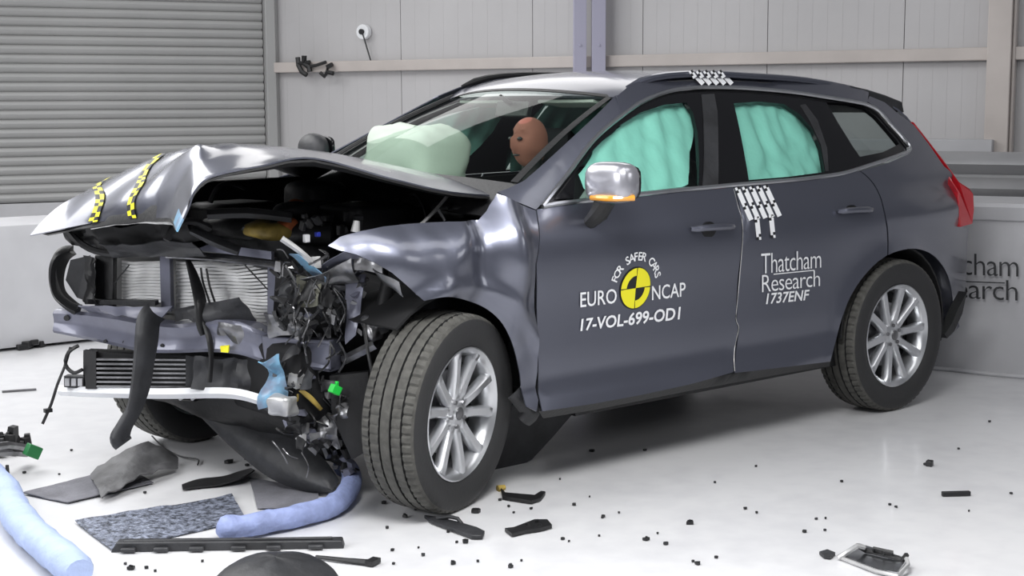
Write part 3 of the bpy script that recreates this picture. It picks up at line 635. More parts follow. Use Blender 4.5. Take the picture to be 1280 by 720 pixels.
# ================================================================== WHEELS
def make_wheel():
    """wheel around the origin, axle along Y, outer face towards -Y"""
    root = bpy.data.objects.new('wheel', None); COL.objects.link(root); root.empty_display_size = .1
    Rt = .368; hw = .118; NS = 264; prof = []
    # (y, r, kind) kind 1 = shoulder block, 2 = groove
    side = [(-.095, .247, 0), (-.108, .262, 0), (-.117, .300, 0), (-.116, .330, 0), (-.108, .350, 0)]
    tread = [(-.101, .3605, 1), (-.086, .3655, 1), (-.070, .3675, 1), (-.0695, .358, 2), (-.063, .358, 2), (-.0625, .368, 3), (-.027, .369, 3), (-.0265, .358, 2), (-.019, .358, 2), (-.0185, .3695, 0), (.0, .370, 0)]
    half = side+tread; full = half+[(-y, r, k) for y, r, k in half[::-1][1:]]
    rows = []
    for i in range(NS):
        q = 2*math.pi*i/NS; row = []
        for y, r, k in full:
            rr = r
            if k == 1 and i % 4 == 0: rr = r-.006
            if k == 3 and i % 4 == 2: rr = r-.003
            row.append(Vector((rr*math.cos(q), y, rr*math.sin(q))))
        rows.append(row)
    rows.append(rows[0]); mb = MB(); n = len(full)
    mb.v = [p for r in rows[:-1] for p in r]
    for i in range(NS):
        for j in range(n-1):
            a, b_ = i*n, ((i+1) % NS)*n; mb.f.append((a+j, b_+j, b_+j+1, a+j+1)); mb.m.append(1 if len(side)-1 <= j < n-len(side) and full[j][2] != 2 else 0)
    obj('tyre', mb, ['rubber', 'tread'], root, angle=28)
    def lathe(pr, seg=64):
        mb = MB(); mb.grid([[Vector((r*math.cos(2*math.pi*k/seg), y, r*math.sin(2*math.pi*k/seg))) for k in range(seg)] for r, y in pr], closed=True); return mb
    obj('rim', lathe([(.250, .09), (.236, .08), (.222, .05), (.212, .0), (.214, -.05), (.224, -.078), (.229, -.088), (.236, -.094), (.243, -.102), (.248, -.1), (.247, -.09)]), 'alloy', root)
    obj('brake_disc', lathe([(.0, -.02), (.155, -.02), (.155, -.006), (0, -.006)], 40), 'steel', root)
    obj('spoke_gap_shade', lathe([(.0, -.005), (.211, -.005), (.211, .04)], 40), 'void', root)  # near-black disc stands in for the shade between the spokes
    hub = lathe([(.0, -.082), (.022, -.082), (.026, -.078), (.030, -.074), (.064, -.070), (.074, -.058), (.066, -.0), (.05, .02)], 40); obj('hub', hub, 'alloy', root)
    obj('centre_cap', lathe([(0, -.088), (.018, -.088), (.024, -.084), (.024, -.07)], 28), 'steel', root, label='') if False else obj('centre_cap', lathe([(0, -.088), (.018, -.088), (.024, -.084), (.024, -.07)], 28), 'steel', root)
    for k in range(5):
        a0 = 2*math.pi*k/5+P2
        mb = MB()
        for sg in (-1, 1):
            # each arm: root near hub, tip at the rim, V-shaped pair
            a1 = a0+sg*.30; prs = []
            p0 = Vector((math.cos(a0+sg*.34), math.sin(a0+sg*.34)))*.050; p1 = Vector((math.cos(a0+sg*.285), math.sin(a0+sg*.285)))*.14; p2 = Vector((math.cos(a1), math.sin(a1)))*.236
            path = cat([Vector((p0.x, 0, p0.y)), Vector((p1.x, 0, p1.y)), Vector((p2.x, 0, p2.y))], 5); rows = []
            for i, p in enumerate(path):
                t = (path[min(i+1, len(path)-1)]-path[max(i-1, 0)]).normalized(); nn = Vector((-t.z, 0, t.x)); r = p.length
                hwid = .0245-.005*math.sin(math.pi*i/(len(path)-1)); yy = -.064-.026*(r/.236)
                rows.append([p+nn*hwid+Vector((0, yy+.034, 0)), p+nn*hwid*.95+Vector((0, yy+.008, 0)), p+nn*hwid*.62+Vector((0, yy-.001, 0)), p-nn*hwid*.62+Vector((0, yy-.001, 0)), p-nn*hwid*.95+Vector((0, yy+.008, 0)), p-nn*hwid+Vector((0, yy+.034, 0))])
            mb.grid(rows, closed=True)
        obj('spoke', mb, 'alloy', root, angle=50)
        al = a0+math.pi/5; obj('wheel_nut', MB().tube([Vector((.048*math.cos(al), -.06, .048*math.sin(al))), Vector((.048*math.cos(al), -.080, .048*math.sin(al)))], .009, 6), 'steel', root)
    return root
W1 = make_wheel()
def place_wheel(root, loc, rz, rx, ry, lab=None):
    root.parent = CAR; root.matrix_parent_inverse = Matrix.Translation(-CAR.location)
    root.rotation_mode = 'XYZ'
    root.matrix_basis = Matrix.Translation(loc) @ Matrix.Rotation(rz, 4, 'Z') @ Matrix.Rotation(rx, 4, 'X') @ Matrix.Rotation(ry, 4, 'Y')
    if lab: root['label'] = lab
hub = PY(577, 515, -.90); st = R(21)
ax = Vector((math.sin(st), -math.cos(st), 0)); cW = hub-ax*.09; cW.z = .366
place_wheel(W1, cW, st, R(3.0), R(10), 'front wheel steered out towards the viewer')
W2 = copy(W1); place_wheel(W2, Vector((2.865, -.825, .366)), 0, 0, R(30)); W2['label'] = 'rear wheel in the shade of its arch'
W3 = copy(W1); place_wheel(W3, Vector((.02, .82, .366)), math.pi+R(12), 0, 0); W3['label'] = 'far front wheel behind the hanging undertray'
W4 = copy(W1); place_wheel(W4, Vector((2.865, .825, .366)), math.pi, 0, 0)
W4['label'] = 'far rear wheel'

# ================================================================== BONNET
HG = [  # rows across (near -> far): y, [(x,z) ...] from front edge to windscreen
 (-.67, [(-.77, 1.075), (-.725, 1.15), (-.70, 1.205), (-.635, 1.25), (-.45, 1.28), (-.24, 1.30), (.08, 1.22), (.34, 1.16), (.55, 1.135)]),
 (-.50, [(-.70, 1.10), (-.66, 1.19), (-.61, 1.275), (-.54, 1.30), (-.35, 1.31), (-.13, 1.305), (.14, 1.25), (.40, 1.195), (.60, 1.16)]),
 (-.30, [(-.64, 1.09), (-.60, 1.20), (-.51, 1.335), (-.42, 1.34), (-.25, 1.335), (-.03, 1.312), (.20, 1.27), (.45, 1.225), (.63, 1.19)]),
 (0., [(-.62, 1.07), (-.60, 1.14), (-.51, 1.23), (-.36, 1.31), (-.16, 1.33), (.10, 1.31), (.28, 1.285), (.46, 1.25), (.60, 1.215)]),
 (.35, [(-.62, 1.03), (-.58, 1.10), (-.48, 1.19), (-.30, 1.285), (-.10, 1.315), (.12, 1.315), (.30, 1.285), (.45, 1.26), (.57, 1.25)]),
 (.72, [(-.71, .965), (-.59, 1.07), (-.46, 1.14), (-.28, 1.215), (-.10, 1.275), (.10, 1.29), (.30, 1.25), (.45, 1.20), (.60, 1.15)])]
KU = 7; KV = 7
rowsc = [cat([Vector((x, y, z)) for x, z in r], KU) for y, r in HG]
NU = len(rowsc[0]); HS = [cat([rowsc[j][i] for j in range(len(rowsc))], KV) for i in range(NU)]; NV = len(HS[0])
for i in range(NU):
    for j in range(NV):
        p = HS[i][j]; u = i/(NU-1); amp = .016 if u < .45 else .004
        rdg = abs(noise.noise(Vector((p.x*3.2, p.y*4.5, 1.3))))
        HS[i][j] = p+Vector((-.4, 0, .6))*amp*(rdg*1.6-.4)*min(1, i/3)*(0 if j in (0,) else 1)
mbh = MB(); mbh.v = [p for r in HS for p in r]
for i in range(NU-1):
    for j in range(NV-1):
        mbh.f.append((i*NV+j, (i+1)*NV+j, (i+1)*NV+j+1, i*NV+j+1)); p = HS[i][j]
        mbh.m.append(1 if (i < 4 and j < 7+noise.noise(p*9)*5 and p.z < 1.13+.05*noise.noise(p*14)) else 0)
hood = part('bonnet', mbh, ['paint', 'bluemark'], label='buckled bonnet folded up and over at its nose', solid=.006, angle=50)
def hat(i, j, off=.004):
    i = max(0, min(NU-1.001, i)); j = max(0, min(NV-1.001, j)); a, b_ = int(i), int(j); fu, fv = i-a, j-b_
    p = HS[a][b_].lerp(HS[a+1][b_], fu).lerp(HS[a][b_+1].lerp(HS[a+1][b_+1], fu), fv)
    n = (HS[a+1][b_]-HS[a][b_]).cross(HS[a][b_+1]-HS[a][b_]).normalized(); n = -n if n.z < 0 else n
    return p+n*off
def projpx(p): d = p-CAM; z = d.dot(Fv); return 640+FPX*d.dot(Rv)/z, 360-FPX*d.dot(Uv)/z
for path, hw_ in (([(0, 3.9*KV), (.8*KU, 3.9*KV), (1.4*KU, 4.1*KV), (2.0*KU, 4.6*KV), (2.6*KU, 4.97*KV)], .75), ([(0, 2.85*KV), (1.0*KU, 3.0*KV), (1.7*KU, 3.15*KV), (2.2*KU, 3.5*KV), (3.0*KU, 4.0*KV)], .75)):
    n = 14; mb = MB(); pc = cat([Vector((a, b_, 0)) for a, b_ in path], 8)
    def q(ii, ss):
        c = pc[min(len(pc)-1, int(ii/n*(len(pc)-1)))]; return hat(c.x, c.y+(ss-1)*hw_, .006)
    for i in range(n):
        for s_ in (0, 1): mb.add([q(i, s_), q(i, s_+1), q(i+1, s_+1), q(i+1, s_)], [(0, 1, 2, 3)], (i+s_) % 2)
    part('marker_tape', mb, ['yellow', 'ink'], hood, smooth=False, label='yellow and black chequered tape on the bonnet')
part('bonnet_flange', MB().tube([hat(0, j, -.012)+Vector((.0, 0, -.012)) for j in range(8, 30, 2)], .008, 6), 'pale', hood)
# inner frame under the bonnet
part('bonnet_frame', MB().grid([[HS[i][j]-Vector((0, 0, .035 if 0 < j < NV-1 else .015)) for j in range(0, NV, 3)]+[HS[i][-1]-Vector((0, 0, .015))] for i in range(2, NU, 3)]), 'black', solid=.008)
for pts in ([(285, 225), (330, 224), (380, 218)], ): pass

# ================================================================== INTERIOR
dm = MB(); rows = []
for i, (x, z) in enumerate([(.66, 1.02), (.72, 1.09), (.86, 1.10), (1.0, 1.08), (1.08, 1.02), (1.10, .85), (1.02, .65)]): rows.append([Vector((x-.04*(1-(y/.7)**2), y, z+.02*math.sin(y*4))) for y in [-.7+1.4*j/14 for j in range(15)]])
part('dashboard', dm.grid(rows), 'dash', solid=.02)
def seatm(x, y, h=1.0):
    mb = MB(); bx = blob((x, y, .55), .26, .24, .09, .5); mb.add(bx.v, bx.f)
    bx = blob((x+.27, y, .88), .08, .23, .33, .5, rot=Matrix.Rotation(.28, 3, 'Y')); mb.add(bx.v, bx.f)
    bx = blob((x+.36, y, 1.27), .05, .13, .09, .6, rot=Matrix.Rotation(.2, 3, 'Y')); mb.add(bx.v, bx.f); return mb
for x, y in ((1.45, -.37), (1.45, .37), (2.30, -.38), (2.30, .38)): part('seat', seatm(x, y), 'seat')
swc = Vector((1.12, -.37, .98)); rt = Matrix.Rotation(R(65), 3, 'Y')
mb = MB(); mb.tube([swc+rt @ Vector((.19*math.cos(a), .19*math.sin(a), 0)) for a in [2*math.pi*k/28 for k in range(29)]], .016, 8, cap=False)
for a in (0, 2.1, 4.2): mb.tube([swc, swc+rt @ Vector((.18*math.cos(a), .18*math.sin(a), 0))], .015, 6)
part('steering_wheel', mb, 'black')
def bag(c, s, seed, rt=None, m='cream', sq=.75, amp=.03):
    mb = blob(c, *s, sq, 36, 24, rt)
    for i, p in enumerate(mb.v):
        d = (p-Vector(c)); f = abs(noise.noise(p*5+Vector((seed, 0, 0))))+.5*abs(noise.noise(p*11+Vector((seed, 3, 0))))
        mb.v[i] = p+d.normalized()*amp*(f*2.2-.6)
    return mb
pb = PY(520, 188, .40)
part('passenger_airbag', bag(pb+Vector((.0, 0, -.03)), (.16, .25, .14), 3, Matrix.Rotation(.15, 3, 'Y'), sq=.5, amp=.022), 'cream', angle=180)
# curtain airbags: folds of mint cloth just inside the glass
def curtain(pxs, seed, sgs=(-1, 1)):
    P_ = [SP(*p, off=.06) for p in pxs]; V, Fo = flat_fill([Vector((p.x, p.z)) for p in P_], [], .02)
    xa = min(p.x for p in P_)
    for sg in sgs:
        vs = []
        for v in V:
            x, z = v; ft = (x-xa)*21+1.4*noise.noise(Vector((x*4, z*3, seed)))+(1.5-z)*2.0
            fold = .020*(abs(math.sin(ft/1.0))**.6)+.016*abs(noise.noise(Vector((x*9, z*7, seed+2))))*2
            vs.append(Vector((x, sg*(width(x, z)-.075+fold), z)))
        fs = []
        for f in Fo:
            a, b_, c = [vs[i] for i in f[:3]]; n = (b_-a).cross(c-a); fs.append(tuple(f) if n.y*sg > 0 else tuple(f)[::-1])
        part('curtain_airbag', MB().add(vs, fs), 'mint', angle=180)
curtain([(722, 218), (735, 200), (750, 178), (775, 156), (803, 140), (830, 131), (855, 128), (862, 140), (866, 170), (861, 205), (858, 230), (840, 240), (800, 246), (740, 247), (728, 235)], 1)
curtain([(908, 122), (950, 120), (980, 124), (1004, 138), (1022, 160), (1030, 185), (1034, 215), (1000, 225), (960, 226), (930, 230), (912, 200)], 5)
# roof lining
part('headliner', MB().grid([[p-Vector((0, 0, .03)) for p in r[::-1]] for r in rows[:0]] or [[Vector((x, y, zedge(x)-.045+.02*(1-(y/.585)**2))) for y in (-.57, -.3, 0, .3, .57)] for x in xs[1:]]), 'seat', solid=.01)
# crash-test dummy behind the wheel
DU = empty('crash_test_dummy', (1.45, -.37, .62), 'crash test dummy with an orange face seated behind the windscreen', 'dummy')
bpy.context.view_layer.update()
hc = PY(662, 178, -.37)
def skin_fig(name, verts, edges, radii, m, parent):
    me = bpy.data.meshes.new(name); me.from_pydata([tuple(v) for v in verts], edges, []); me.materials.append(M[m])
    o = bpy.data.objects.new(name, me); COL.objects.link(o); o.parent = parent; o.matrix_parent_inverse = Matrix.Translation(-parent.location)
    o.modifiers.new('skin', 'SKIN'); md = o.modifiers.new('sub', 'SUBSURF'); md.levels = 2; md.render_levels = 2
    for i, r in enumerate(radii): me.skin_vertices[0].data[i].radius = r
    me.skin_vertices[0].data[0].use_root = True; return o
y0 = -.37
bv = [(1.50, y0, .66), (1.55, y0, .85), (1.58, y0, 1.05), (1.53, y0, 1.14), (1.50, y0, 1.18), (1.55, y0-.18, 1.06), (1.42, y0-.24, .86), (1.22, y0-.17, .90), (1.55, y0+.18, 1.06), (1.42, y0+.24, .86), (1.22, y0+.17, .90), (1.45, y0-.09, .64), (1.08, y0-.13, .68), (.96, y0-.12, .42), (1.45, y0+.09, .64), (1.08, y0+.13, .68), (.96, y0+.12, .42)]
be = [(0, 1), (1, 2), (2, 3), (3, 4), (2, 5), (5, 6), (6, 7), (2, 8), (8, 9), (9, 10), (0, 11), (11, 12), (12, 13), (0, 14), (14, 15), (15, 16)]
br = [(.14, .13), (.14, .12), (.15, .13), (.06, .06), (.055, .055), (.06, .06), (.045, .045), (.035, .035), (.06, .06), (.045, .045), (.035, .035), (.09, .09), (.065, .065), (.05, .05), (.09, .09), (.065, .065), (.05, .05)]
skin_fig('body', bv, be, br, 'dash', DU)
hd = blob(hc, .085, .066, .105, .95, 24, 18)
for i, p in enumerate(hd.v):
    d = p-hc
    if d.x < -.05 and abs(d.y) < .018 and -.03 < d.z < .02: p.x -= .022
    if d.x < -.05 and abs(abs(d.y)-.034) < .018 and .01 < d.z < .04: p.x += .012
    if d.z < -.04: p.y = hc.y+d.y*.86
o = kid('head', hd, 'skin', DU)
kid('neck', MB().tube([hc+Vector((.02, 0, -.16)), hc+Vector((.01, 0, -.07))], .045, 12), 'black', DU)
for s_ in (-1, 1): kid('eye', blob(hc+Vector((-.078, .028*s_, .018)), .010, .014, .008, 1, 10, 6), 'ink', DU)
kid('mouth', blob(hc+Vector((-.072, 0, -.05)), .010, .022, .005, 1, 10, 6), 'ink', DU)
kid('hand', MB().tube([(1.2, y0-.17, .92), (1.15, y0-.16, .97)], [.03, .025], 8), 'skin', DU)

# ================================================================== FRONT END WRECKAGE
def pp(px, py, y): return PY(px, py, y)
# bumper beam: bent box section from the far side to the crushed near side
bt = [(67, 388, .68), (100, 389, .60), (145, 394, .42), (180, 400, .25), (225, 405, .12), (262, 400, -.02), (300, 402, -.12), (330, 415, -.22), (365, 424, -.36), (413, 426, -.52)]
bb_ = [(67, 416, .68), (100, 422, .60), (145, 432, .42), (180, 440, .25), (225, 441, .12), (262, 440, -.02), (300, 443, -.12), (330, 452, -.22), (365, 458, -.36), (413, 465, -.52)]
T_ = cat([pp(*p) for p in bt], 4); B_ = cat([pp(*p) for p in bb_], 4); rows = []
for i, (a, b_) in enumerate(zip(T_, B_)):
    tt = (T_[min(i+1, len(T_)-1)]-T_[max(i-1, 0)]); nb = Vector((tt.y, -tt.x, 0)).normalized(); nb = nb if nb.x > 0 else -nb
    w = .012*noise.noise(a*7)
    rows.append([a+nb*(.0+w), a.lerp(b_, .12)-nb*.012, a.lerp(b_, .42)+nb*(.0+w), a.lerp(b_, .58)+nb*(.0+w), a.lerp(b_, .88)-nb*.012, b_+nb*w, b_+nb*.07, a+nb*.07])
mb = MB().grid(rows, closed=True); mb.f += [list(range(8)), list(range(8*(len(rows)-1), 8*len(rows)))[::-1]]; mb.m += [0, 0]
BEAM = part('bumper_beam', mb, 'primer', label='bent lilac grey bumper beam across the front', angle=40)
for px, py, y in ((85, 397, .64), (157, 427, .37), (133, 426, .46), (204, 431, .18)):
    c = pp(px, py, y); part('bolt_hole', MB().tube([c+Vector((-.012, -.012, 0)), c+Vector((.01, .01, 0))], .012 if px == 85 else .007, 10), 'ink')
# crash box stub, near side
part('crash_box', MB().prism([pp(326, 420, -.24), pp(413, 426, -.53), pp(413, 463, -.53), pp(330, 450, -.24)], (.05, .03, 0)), 'primer', bevel=.006)
# lower pale cross member
lo = [(74, 488, .66), (115, 490, .5), (200, 492, .24), (270, 491, -.02), (300, 493, -.12), (326, 500, -.22)]
part('lower_cross_member', MB().tube(cat([pp(*p) for p in lo], 4), .0165, 4, flat=1.3), 'white', label='pale lower cross member')
for px in (228, 243): c = pp(px, 497, .2); part('bolt', MB().tube([c, c+Vector((-.02, -.02, 0))], .007, 8), 'pale')
# radiator: header frame, two bays of fins
fy = lambda px: .52-.66*(px-143)/192.
def fr(px, py, d=0.): p = pp(px, py, fy(px)); return p+Vector((.05, .05, 0))*d
def bay(x0, x1, y0a, y1a, n, name='radiator_core', m='fins', buck=1.):
    mb = MB(); k = 14
    for i in range(n):
        rows = []
        for s_ in range(k+1):
            px = x0+(x1-x0)*s_/k; wob = buck*(3.0*noise.noise(Vector((px*.02, i*.08, 2)))+1.0*noise.noise(Vector((px*.06, i*.3, 7))))
            pa = y0a+(y1a-y0a)*i/n+wob; h_ = (y1a-y0a)/n
            a = fr(px, pa, .9+.25*noise.noise(Vector((px*.03, i*.1, 0)))); b_ = fr(px, pa+h_*.76, .8); c = fr(px, pa+h_, 1.0)
            rows.append([a, b_, c])
        mb.grid(rows)
    o = part(name, mb, m); o['kind'] = 'stuff'; return o
rb = MB(); rb.prism([fr(118, 312, 1.6), fr(345, 322, 1.6), fr(345, 412, 1.6), fr(118, 388, 1.6)], (.05, .05, 0)); part('radiator_body', rb, mat('radiator_grey', (.22, .22, .22), .6))
bay(146, 200, 328, 382, 13); bay(214, 334, 329, 412, 20, buck=1.6)
def bar(name, pts, r, m, k=3, flat=1., seg=6, label=None, parent=None): return part(name, MB().tube(cat([Vector(p) for p in pts], k), r, seg, flat=flat), m, parent, label=label)
bar('radiator_frame', [fr(140, 319), fr(200, 316), fr(270, 321), fr(345, 326)], .018, 'dark', flat=.8)
part('radiator_frame', MB().prism([fr(199, 312), fr(212, 312), fr(214, 390), fr(201, 388)], (.03, .03, 0)), 'primer', bevel=.003)
part('radiator_frame', MB().prism([fr(334, 326), fr(349, 326), fr(346, 392), fr(334, 400)], (.03, .03, 0)), 'primer', bevel=.003)
part('radiator_frame', MB().prism([fr(120, 318, -.3), fr(145, 316, -.3), fr(144, 386, -.3), fr(120, 384, -.3)], (.03, .03, 0)), 'black', bevel=.008)
part('radiator_frame', MB().prism([fr(112, 372, -.8), fr(200, 374, -.8), fr(200, 380, -.8), fr(112, 378, -.8)], (.03, .03, 0)), 'dark', bevel=.002)
bar('upper_cross_member', [fr(215, 318, -1), fr(280, 322, -1), fr(350, 330, -1)], .008, 'steel')
part('bracket', MB().prism([fr(270, 302, -1), fr(345, 312, -1), fr(345, 322, -1), fr(250, 310, -1)], (.03, .03, -.005)), 'primer')
for pts in ([(166, 330), (148, 352)], [(310, 330), (338, 360)]): bar('wire', [fr(*p, -.6) for p in pts], .003, 'black')
for pts in ([(255, 333), (258, 352), (268, 382)], [(262, 334), (266, 356), (274, 380)]): bar('wire', [fr(*p, -.6) for p in pts], .0045, 'black')
# torn trim strips
def ribbon(name, pts, wpx, m, label=None, th=.006, curl=0., seg=5, k=5, parent=None):
    """pts (px,py,y,width px)"""
    mb = MB(); P3 = cat([Vector((a, b_, c)) for a, b_, c, w in pts], k); Ws = cat([Vector((w, 0, 0)) for *_, w in pts], k); rows = []
    for i, p in enumerate(P3):
        t = P3[min(i+1, len(P3)-1)]-P3[max(i-1, 0)]; n = Vector((-t.y, t.x)); n.normalize(); w = Ws[i].x/2; row = []
        for j in range(seg):
            s_ = -1+2*j/(seg-1); q = PY(p.x+n.x*w*s_, p.y+n.y*w*s_, p.z); row.append(q+Vector((-1, -1, 0))*curl*(1-s_*s_))
        rows.append(row)
    mb.grid(rows); return part(name, mb, m, parent, label=label, solid=th, angle=60)
ribbon('torn_trim_strip', [(196, 388, .08, 30), (186, 400, .06, 30), (183, 425, .04, 30), (180, 450, .04, 27), (176, 480, .04, 25), (168, 510, .04, 20), (156, 532, .04, 20), (150, 548, .04, 26), (154, 556, .04, 22)], 0, 'dark', curl=.03, label='long dark trim strip hanging down over the beam')
ribbon('trim_strip', [(234, 324, .16, 6), (242, 345, .10, 12), (250, 375, .02, 16), (252, 405, -.0, 14), (256, 418, 0, 12)], 0, 'black', curl=.01)
ribbon('trim_strip', [(254, 400, .0, 5), (262, 425, -.04, 8), (264, 450, -.05, 6), (262, 478, -.05, 6)], 0, 'black', curl=.005)
part('mounting_tab', MB().prism([pp(275, 433, -.1), pp(286, 432, -.12), pp(285, 441, -.12), pp(276, 440, -.1)], (.01, .01, 0)), 'yellow')
# crumpled bumper padding over the beam
def crumple(name, pxs, y0_, y1_, m, amp=.03, seed=0, n=10, label=None, th=.004, mi=2):
    """four pixel corners (TL,TR,BR,BL), near/far y per side, crumpled like sheet metal"""
    rows = []
    TL, TR, BR, BL = pxs
    for i in range(n+1):
        a = Vector(TL).lerp(Vector(BL), i/n); b_ = Vector(TR).lerp(Vector(BR), i/n); row = []
        for j in range(n+1):
            c = a.lerp(b_, j/n); y = y0_+(y1_-y0_)*j/n; p = PY(c.x, c.y, y)
            v = noise.noise(p*7+Vector((seed, 0, 0)))+.8*noise.noise(p*17+Vector((0, seed, 0))); v2 = noise.noise(p*13+Vector((seed, 9, 0)))
            row.append(p+Vector((-1, -.5, 0))*amp*v+Vector((0, .3, 1))*amp*.5*v2)
        rows.append(row)
    return part(name, MB().grid(rows), m, label=label, solid=th, angle=25)
crumple('crumpled_shield', [(98, 382), (215, 385), (195, 402), (112, 388)], .55, .1, 'primer', .02, 2)
crumple('beam_shroud', [(213, 384), (300, 372), (318, 402), (215, 402)], .1, -.12, 'dark', .03, 5)
crumple('bent_plate', [(262, 402), (332, 410), (330, 444), (275, 440)], -.02, -.2, 'steel', .03, 8)
# lower grille / cooler
mb = MB()
gy = lambda px: .50-.56*(px-110)/200.
for i in range(7):
    y_ = 448+i*5.6; mb.prism([pp(118, y_, gy(118)), pp(232, y_+1, gy(232)), pp(232, y_+3.2, gy(232)), pp(118, y_+2.6, gy(118))], (.02, .02, 0))
part('cooler_slats', mb, 'steel')['kind'] = 'stuff'
part('cooler_body', MB().prism([pp(104, 440, .55), pp(325, 448, -.1), pp(325, 492, -.1), pp(104, 486, .55)], (.06, .06, 0)), 'void')
part('cooler_end', MB().prism([pp(104, 438, .51), pp(120, 440, .47), pp(120, 486, .47), pp(107, 486, .51)], (.02, .02, 0)), 'black')
part('cooler_end', MB().prism([pp(232, 444, .14), pp(243, 446, .12), pp(243, 486, .12), pp(232, 485, .14)], (.02, .02, 0)), 'dark')
part('fog_lamp_grid', MB().prism([pp(80, 470, .6), pp(105, 471, .54), pp(105, 486, .54), pp(80, 484, .6)], (.03, .03, 0)), 'dark')
for k in range(3): part('grid_cell', MB().prism([pp(82+k*8, 473, .59-.02*k), pp(87.5+k*8, 473, .58-.02*k), pp(87.5+k*8, 482, .58-.02*k), pp(82+k*8, 482, .59-.02*k)], (-.006, -.006, 0)), 'block')
crumple('torn_mesh', [(243, 448), (320, 452), (322, 488), (244, 486)], .08, -.14, 'dark', .03, 4)
bar('cable', [pp(98, 432, .55), pp(86, 440, .55), pp(82, 456, .55), pp(92, 466, .53), pp(103, 462, .5)], .008, 'black')
bar('hanging_cable', [pp(88, 434, .55), pp(82, 455, .56), pp(72, 480, .57), pp(64, 505, .57), pp(53, 530, .57)], .006, 'black', label='thin black cable dangling from the broken front')
part('cable_clip', MB().box(pp(60, 513, .57), (.03, .02, .015)), 'black')
# air duct, far side
ribbon('air_duct', [(94, 312, .66, 12), (80, 318, .66, 20), (73, 332, .66, 20), (72, 352, .66, 16), (77, 368, .64, 14), (90, 380, .62, 12), (102, 386, .6, 8)], 0, 'black', curl=.05, th=.03, label='curved black air duct')
part('duct_backing', MB().prism([pp(88, 325, .62), pp(110, 320, .58), pp(112, 378, .58), pp(96, 372, .62), pp(82, 350, .64)], (.02, .02, 0)), 'dark')
crumple('torn_bracket', [(104, 318), (122, 322), (122, 382), (108, 374)], .58, .52, 'black', .04, 6)
# under-bonnet slam panel, black, far left
crumple('lamp_remains', [(78, 282), (125, 280), (135, 318), (92, 306)], .66, .50, 'black', .04, 11, label='shattered black far headlamp remains')
bar('latch_arm', [pp(84, 288, .6), pp(98, 302, .58), pp(120, 314, .52), pp(150, 318, .45)], .014, 'black')
crumple('slam_panel', [(118, 285), (235, 278), (250, 300), (135, 316)], .45, .0, 'void', .03, 12)
bar('slam_edge', [pp(118, 280, .45), pp(160, 283, .32), pp(215, 272, .1), pp(232, 276, .05)], .006, 'steel')
crumple('slam_panel', [(120, 306), (240, 300), (262, 318), (140, 322)], .42, .0, 'dark', .03, 13)
ribbon('crushed_loom', [(240, 288, -.1, 10), (270, 302, -.14, 14), (300, 314, -.18, 12)], 0, 'dark', curl=.02, th=.02)
# engine bay volume
part('engine_bay_wall', MB().box((.62, 0, .80), (.05, 1.45, .62)), 'black')
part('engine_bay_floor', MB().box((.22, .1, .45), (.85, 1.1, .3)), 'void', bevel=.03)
part('engine_cover', blob((.12, .12, .93), .26, .32, .10, .45), 'dark')
part('inner_wing', MB().box((.12, .64, .93), (.95, .06, .46)), 'black', bevel=.02)
for y in (-.56, .56): part('strut_tower', MB().tube([(.30, y, .6), (.30, y*.97, .98), (.30, y*.97, 1.03)], [.14, .11, .07], 16), 'primer' if y > 0 else 'black')
part('air_box', MB().box((.05, .42, 1.0), (.30, .26, .16), Matrix.Rotation(.2, 3, 'Z')), 'black', bevel=.03)
part('battery_cover', MB().box((.30, -.20, 1.02), (.30, .26, .14), Matrix.Rotation(.1, 3, 'Z')), 'black', bevel=.02)
part('coolant_tank', blob((.38, .30, 1.08), .11, .13, .08, .5), 'dark')
part('intake_pipe', MB().tube(cat([(-.10, .35, .98), (-.14, .10, 1.0), (-.05, -.12, .99), (.10, -.25, .98)], 5), .045, 12), 'black')
part('ochre_cover', bag(pp(336, 287, -.1)+Vector((0, 0, 0)), (.10, .09, .035), 4, amp=.02), 'ochre', label='ochre broken cover inside the engine bay')
part('orange_cap', bag(pp(371, 257, .1), (.03, .04, .025), 4, amp=.01), 'orange')
part('orange_cap', bag(pp(358, 283, -.15), (.04, .04, .03), 4, amp=.01), 'orange')
bar('edge_tube', [pp(260, 268, 0), pp(310, 266, -.1), pp(365, 272, -.2)], .022, 'black')
part('grey_duct', bag(pp(385, 262, .0), (.15, .08, .035), 2, amp=.01), 'dark')
bar('cowl_edge', [pp(410, 234, .3), pp(455, 236, .2), pp(516, 243, .02)], .008, 'pale')
bar('bonnet_strut', [pp(526, 281, -.55), pp(545, 262, -.52), pp(561, 243, -.50)], .007, 'pale', label='silver gas strut beside the windscreen')
bar('bonnet_strut', [pp(548, 262, -.5), pp(556, 276, -.52)], .006, 'pale')
part('wiper_motor', MB().box(pp(575, 262, -.45), (.2, .16, .06), Matrix.Rotation(.3, 3, 'Z')), 'black', bevel=.02)
bar('wiper_arm', [pp(560, 262, -.5), pp(585, 262, -.55), pp(612, 252, -.62)], .007, 'dark')
crumple('hinge_cover', [(560, 246), (617, 248), (604, 272), (562, 272)], -.4, -.62, 'black', .03, 21)
for k in range(24):       # connectors and small hardware sitting on the engine
    px = random.uniform(375, 470); py = random.uniform(268, 300); c = pp(px, py, -.28+random.uniform(-.12, .12))
    part('engine_connector', MB().box(c, [random.uniform(.015, .04) for _ in range(3)], Matrix.Rotation(random.uniform(0, 3), 3, random.choice('XYZ'))), random.choice(['black', 'black', 'dark', 'steel', 'black']), bevel=.003)
part('engine_connector', MB().box(pp(397, 293, -.38), (.018, .02, .018)), mat('blue_plastic', (.03, .05, .45), .4), bevel=.003)
part('engine_connector', MB().box(pp(383, 298, -.38), (.022, .02, .03)), 'white', bevel=.003)
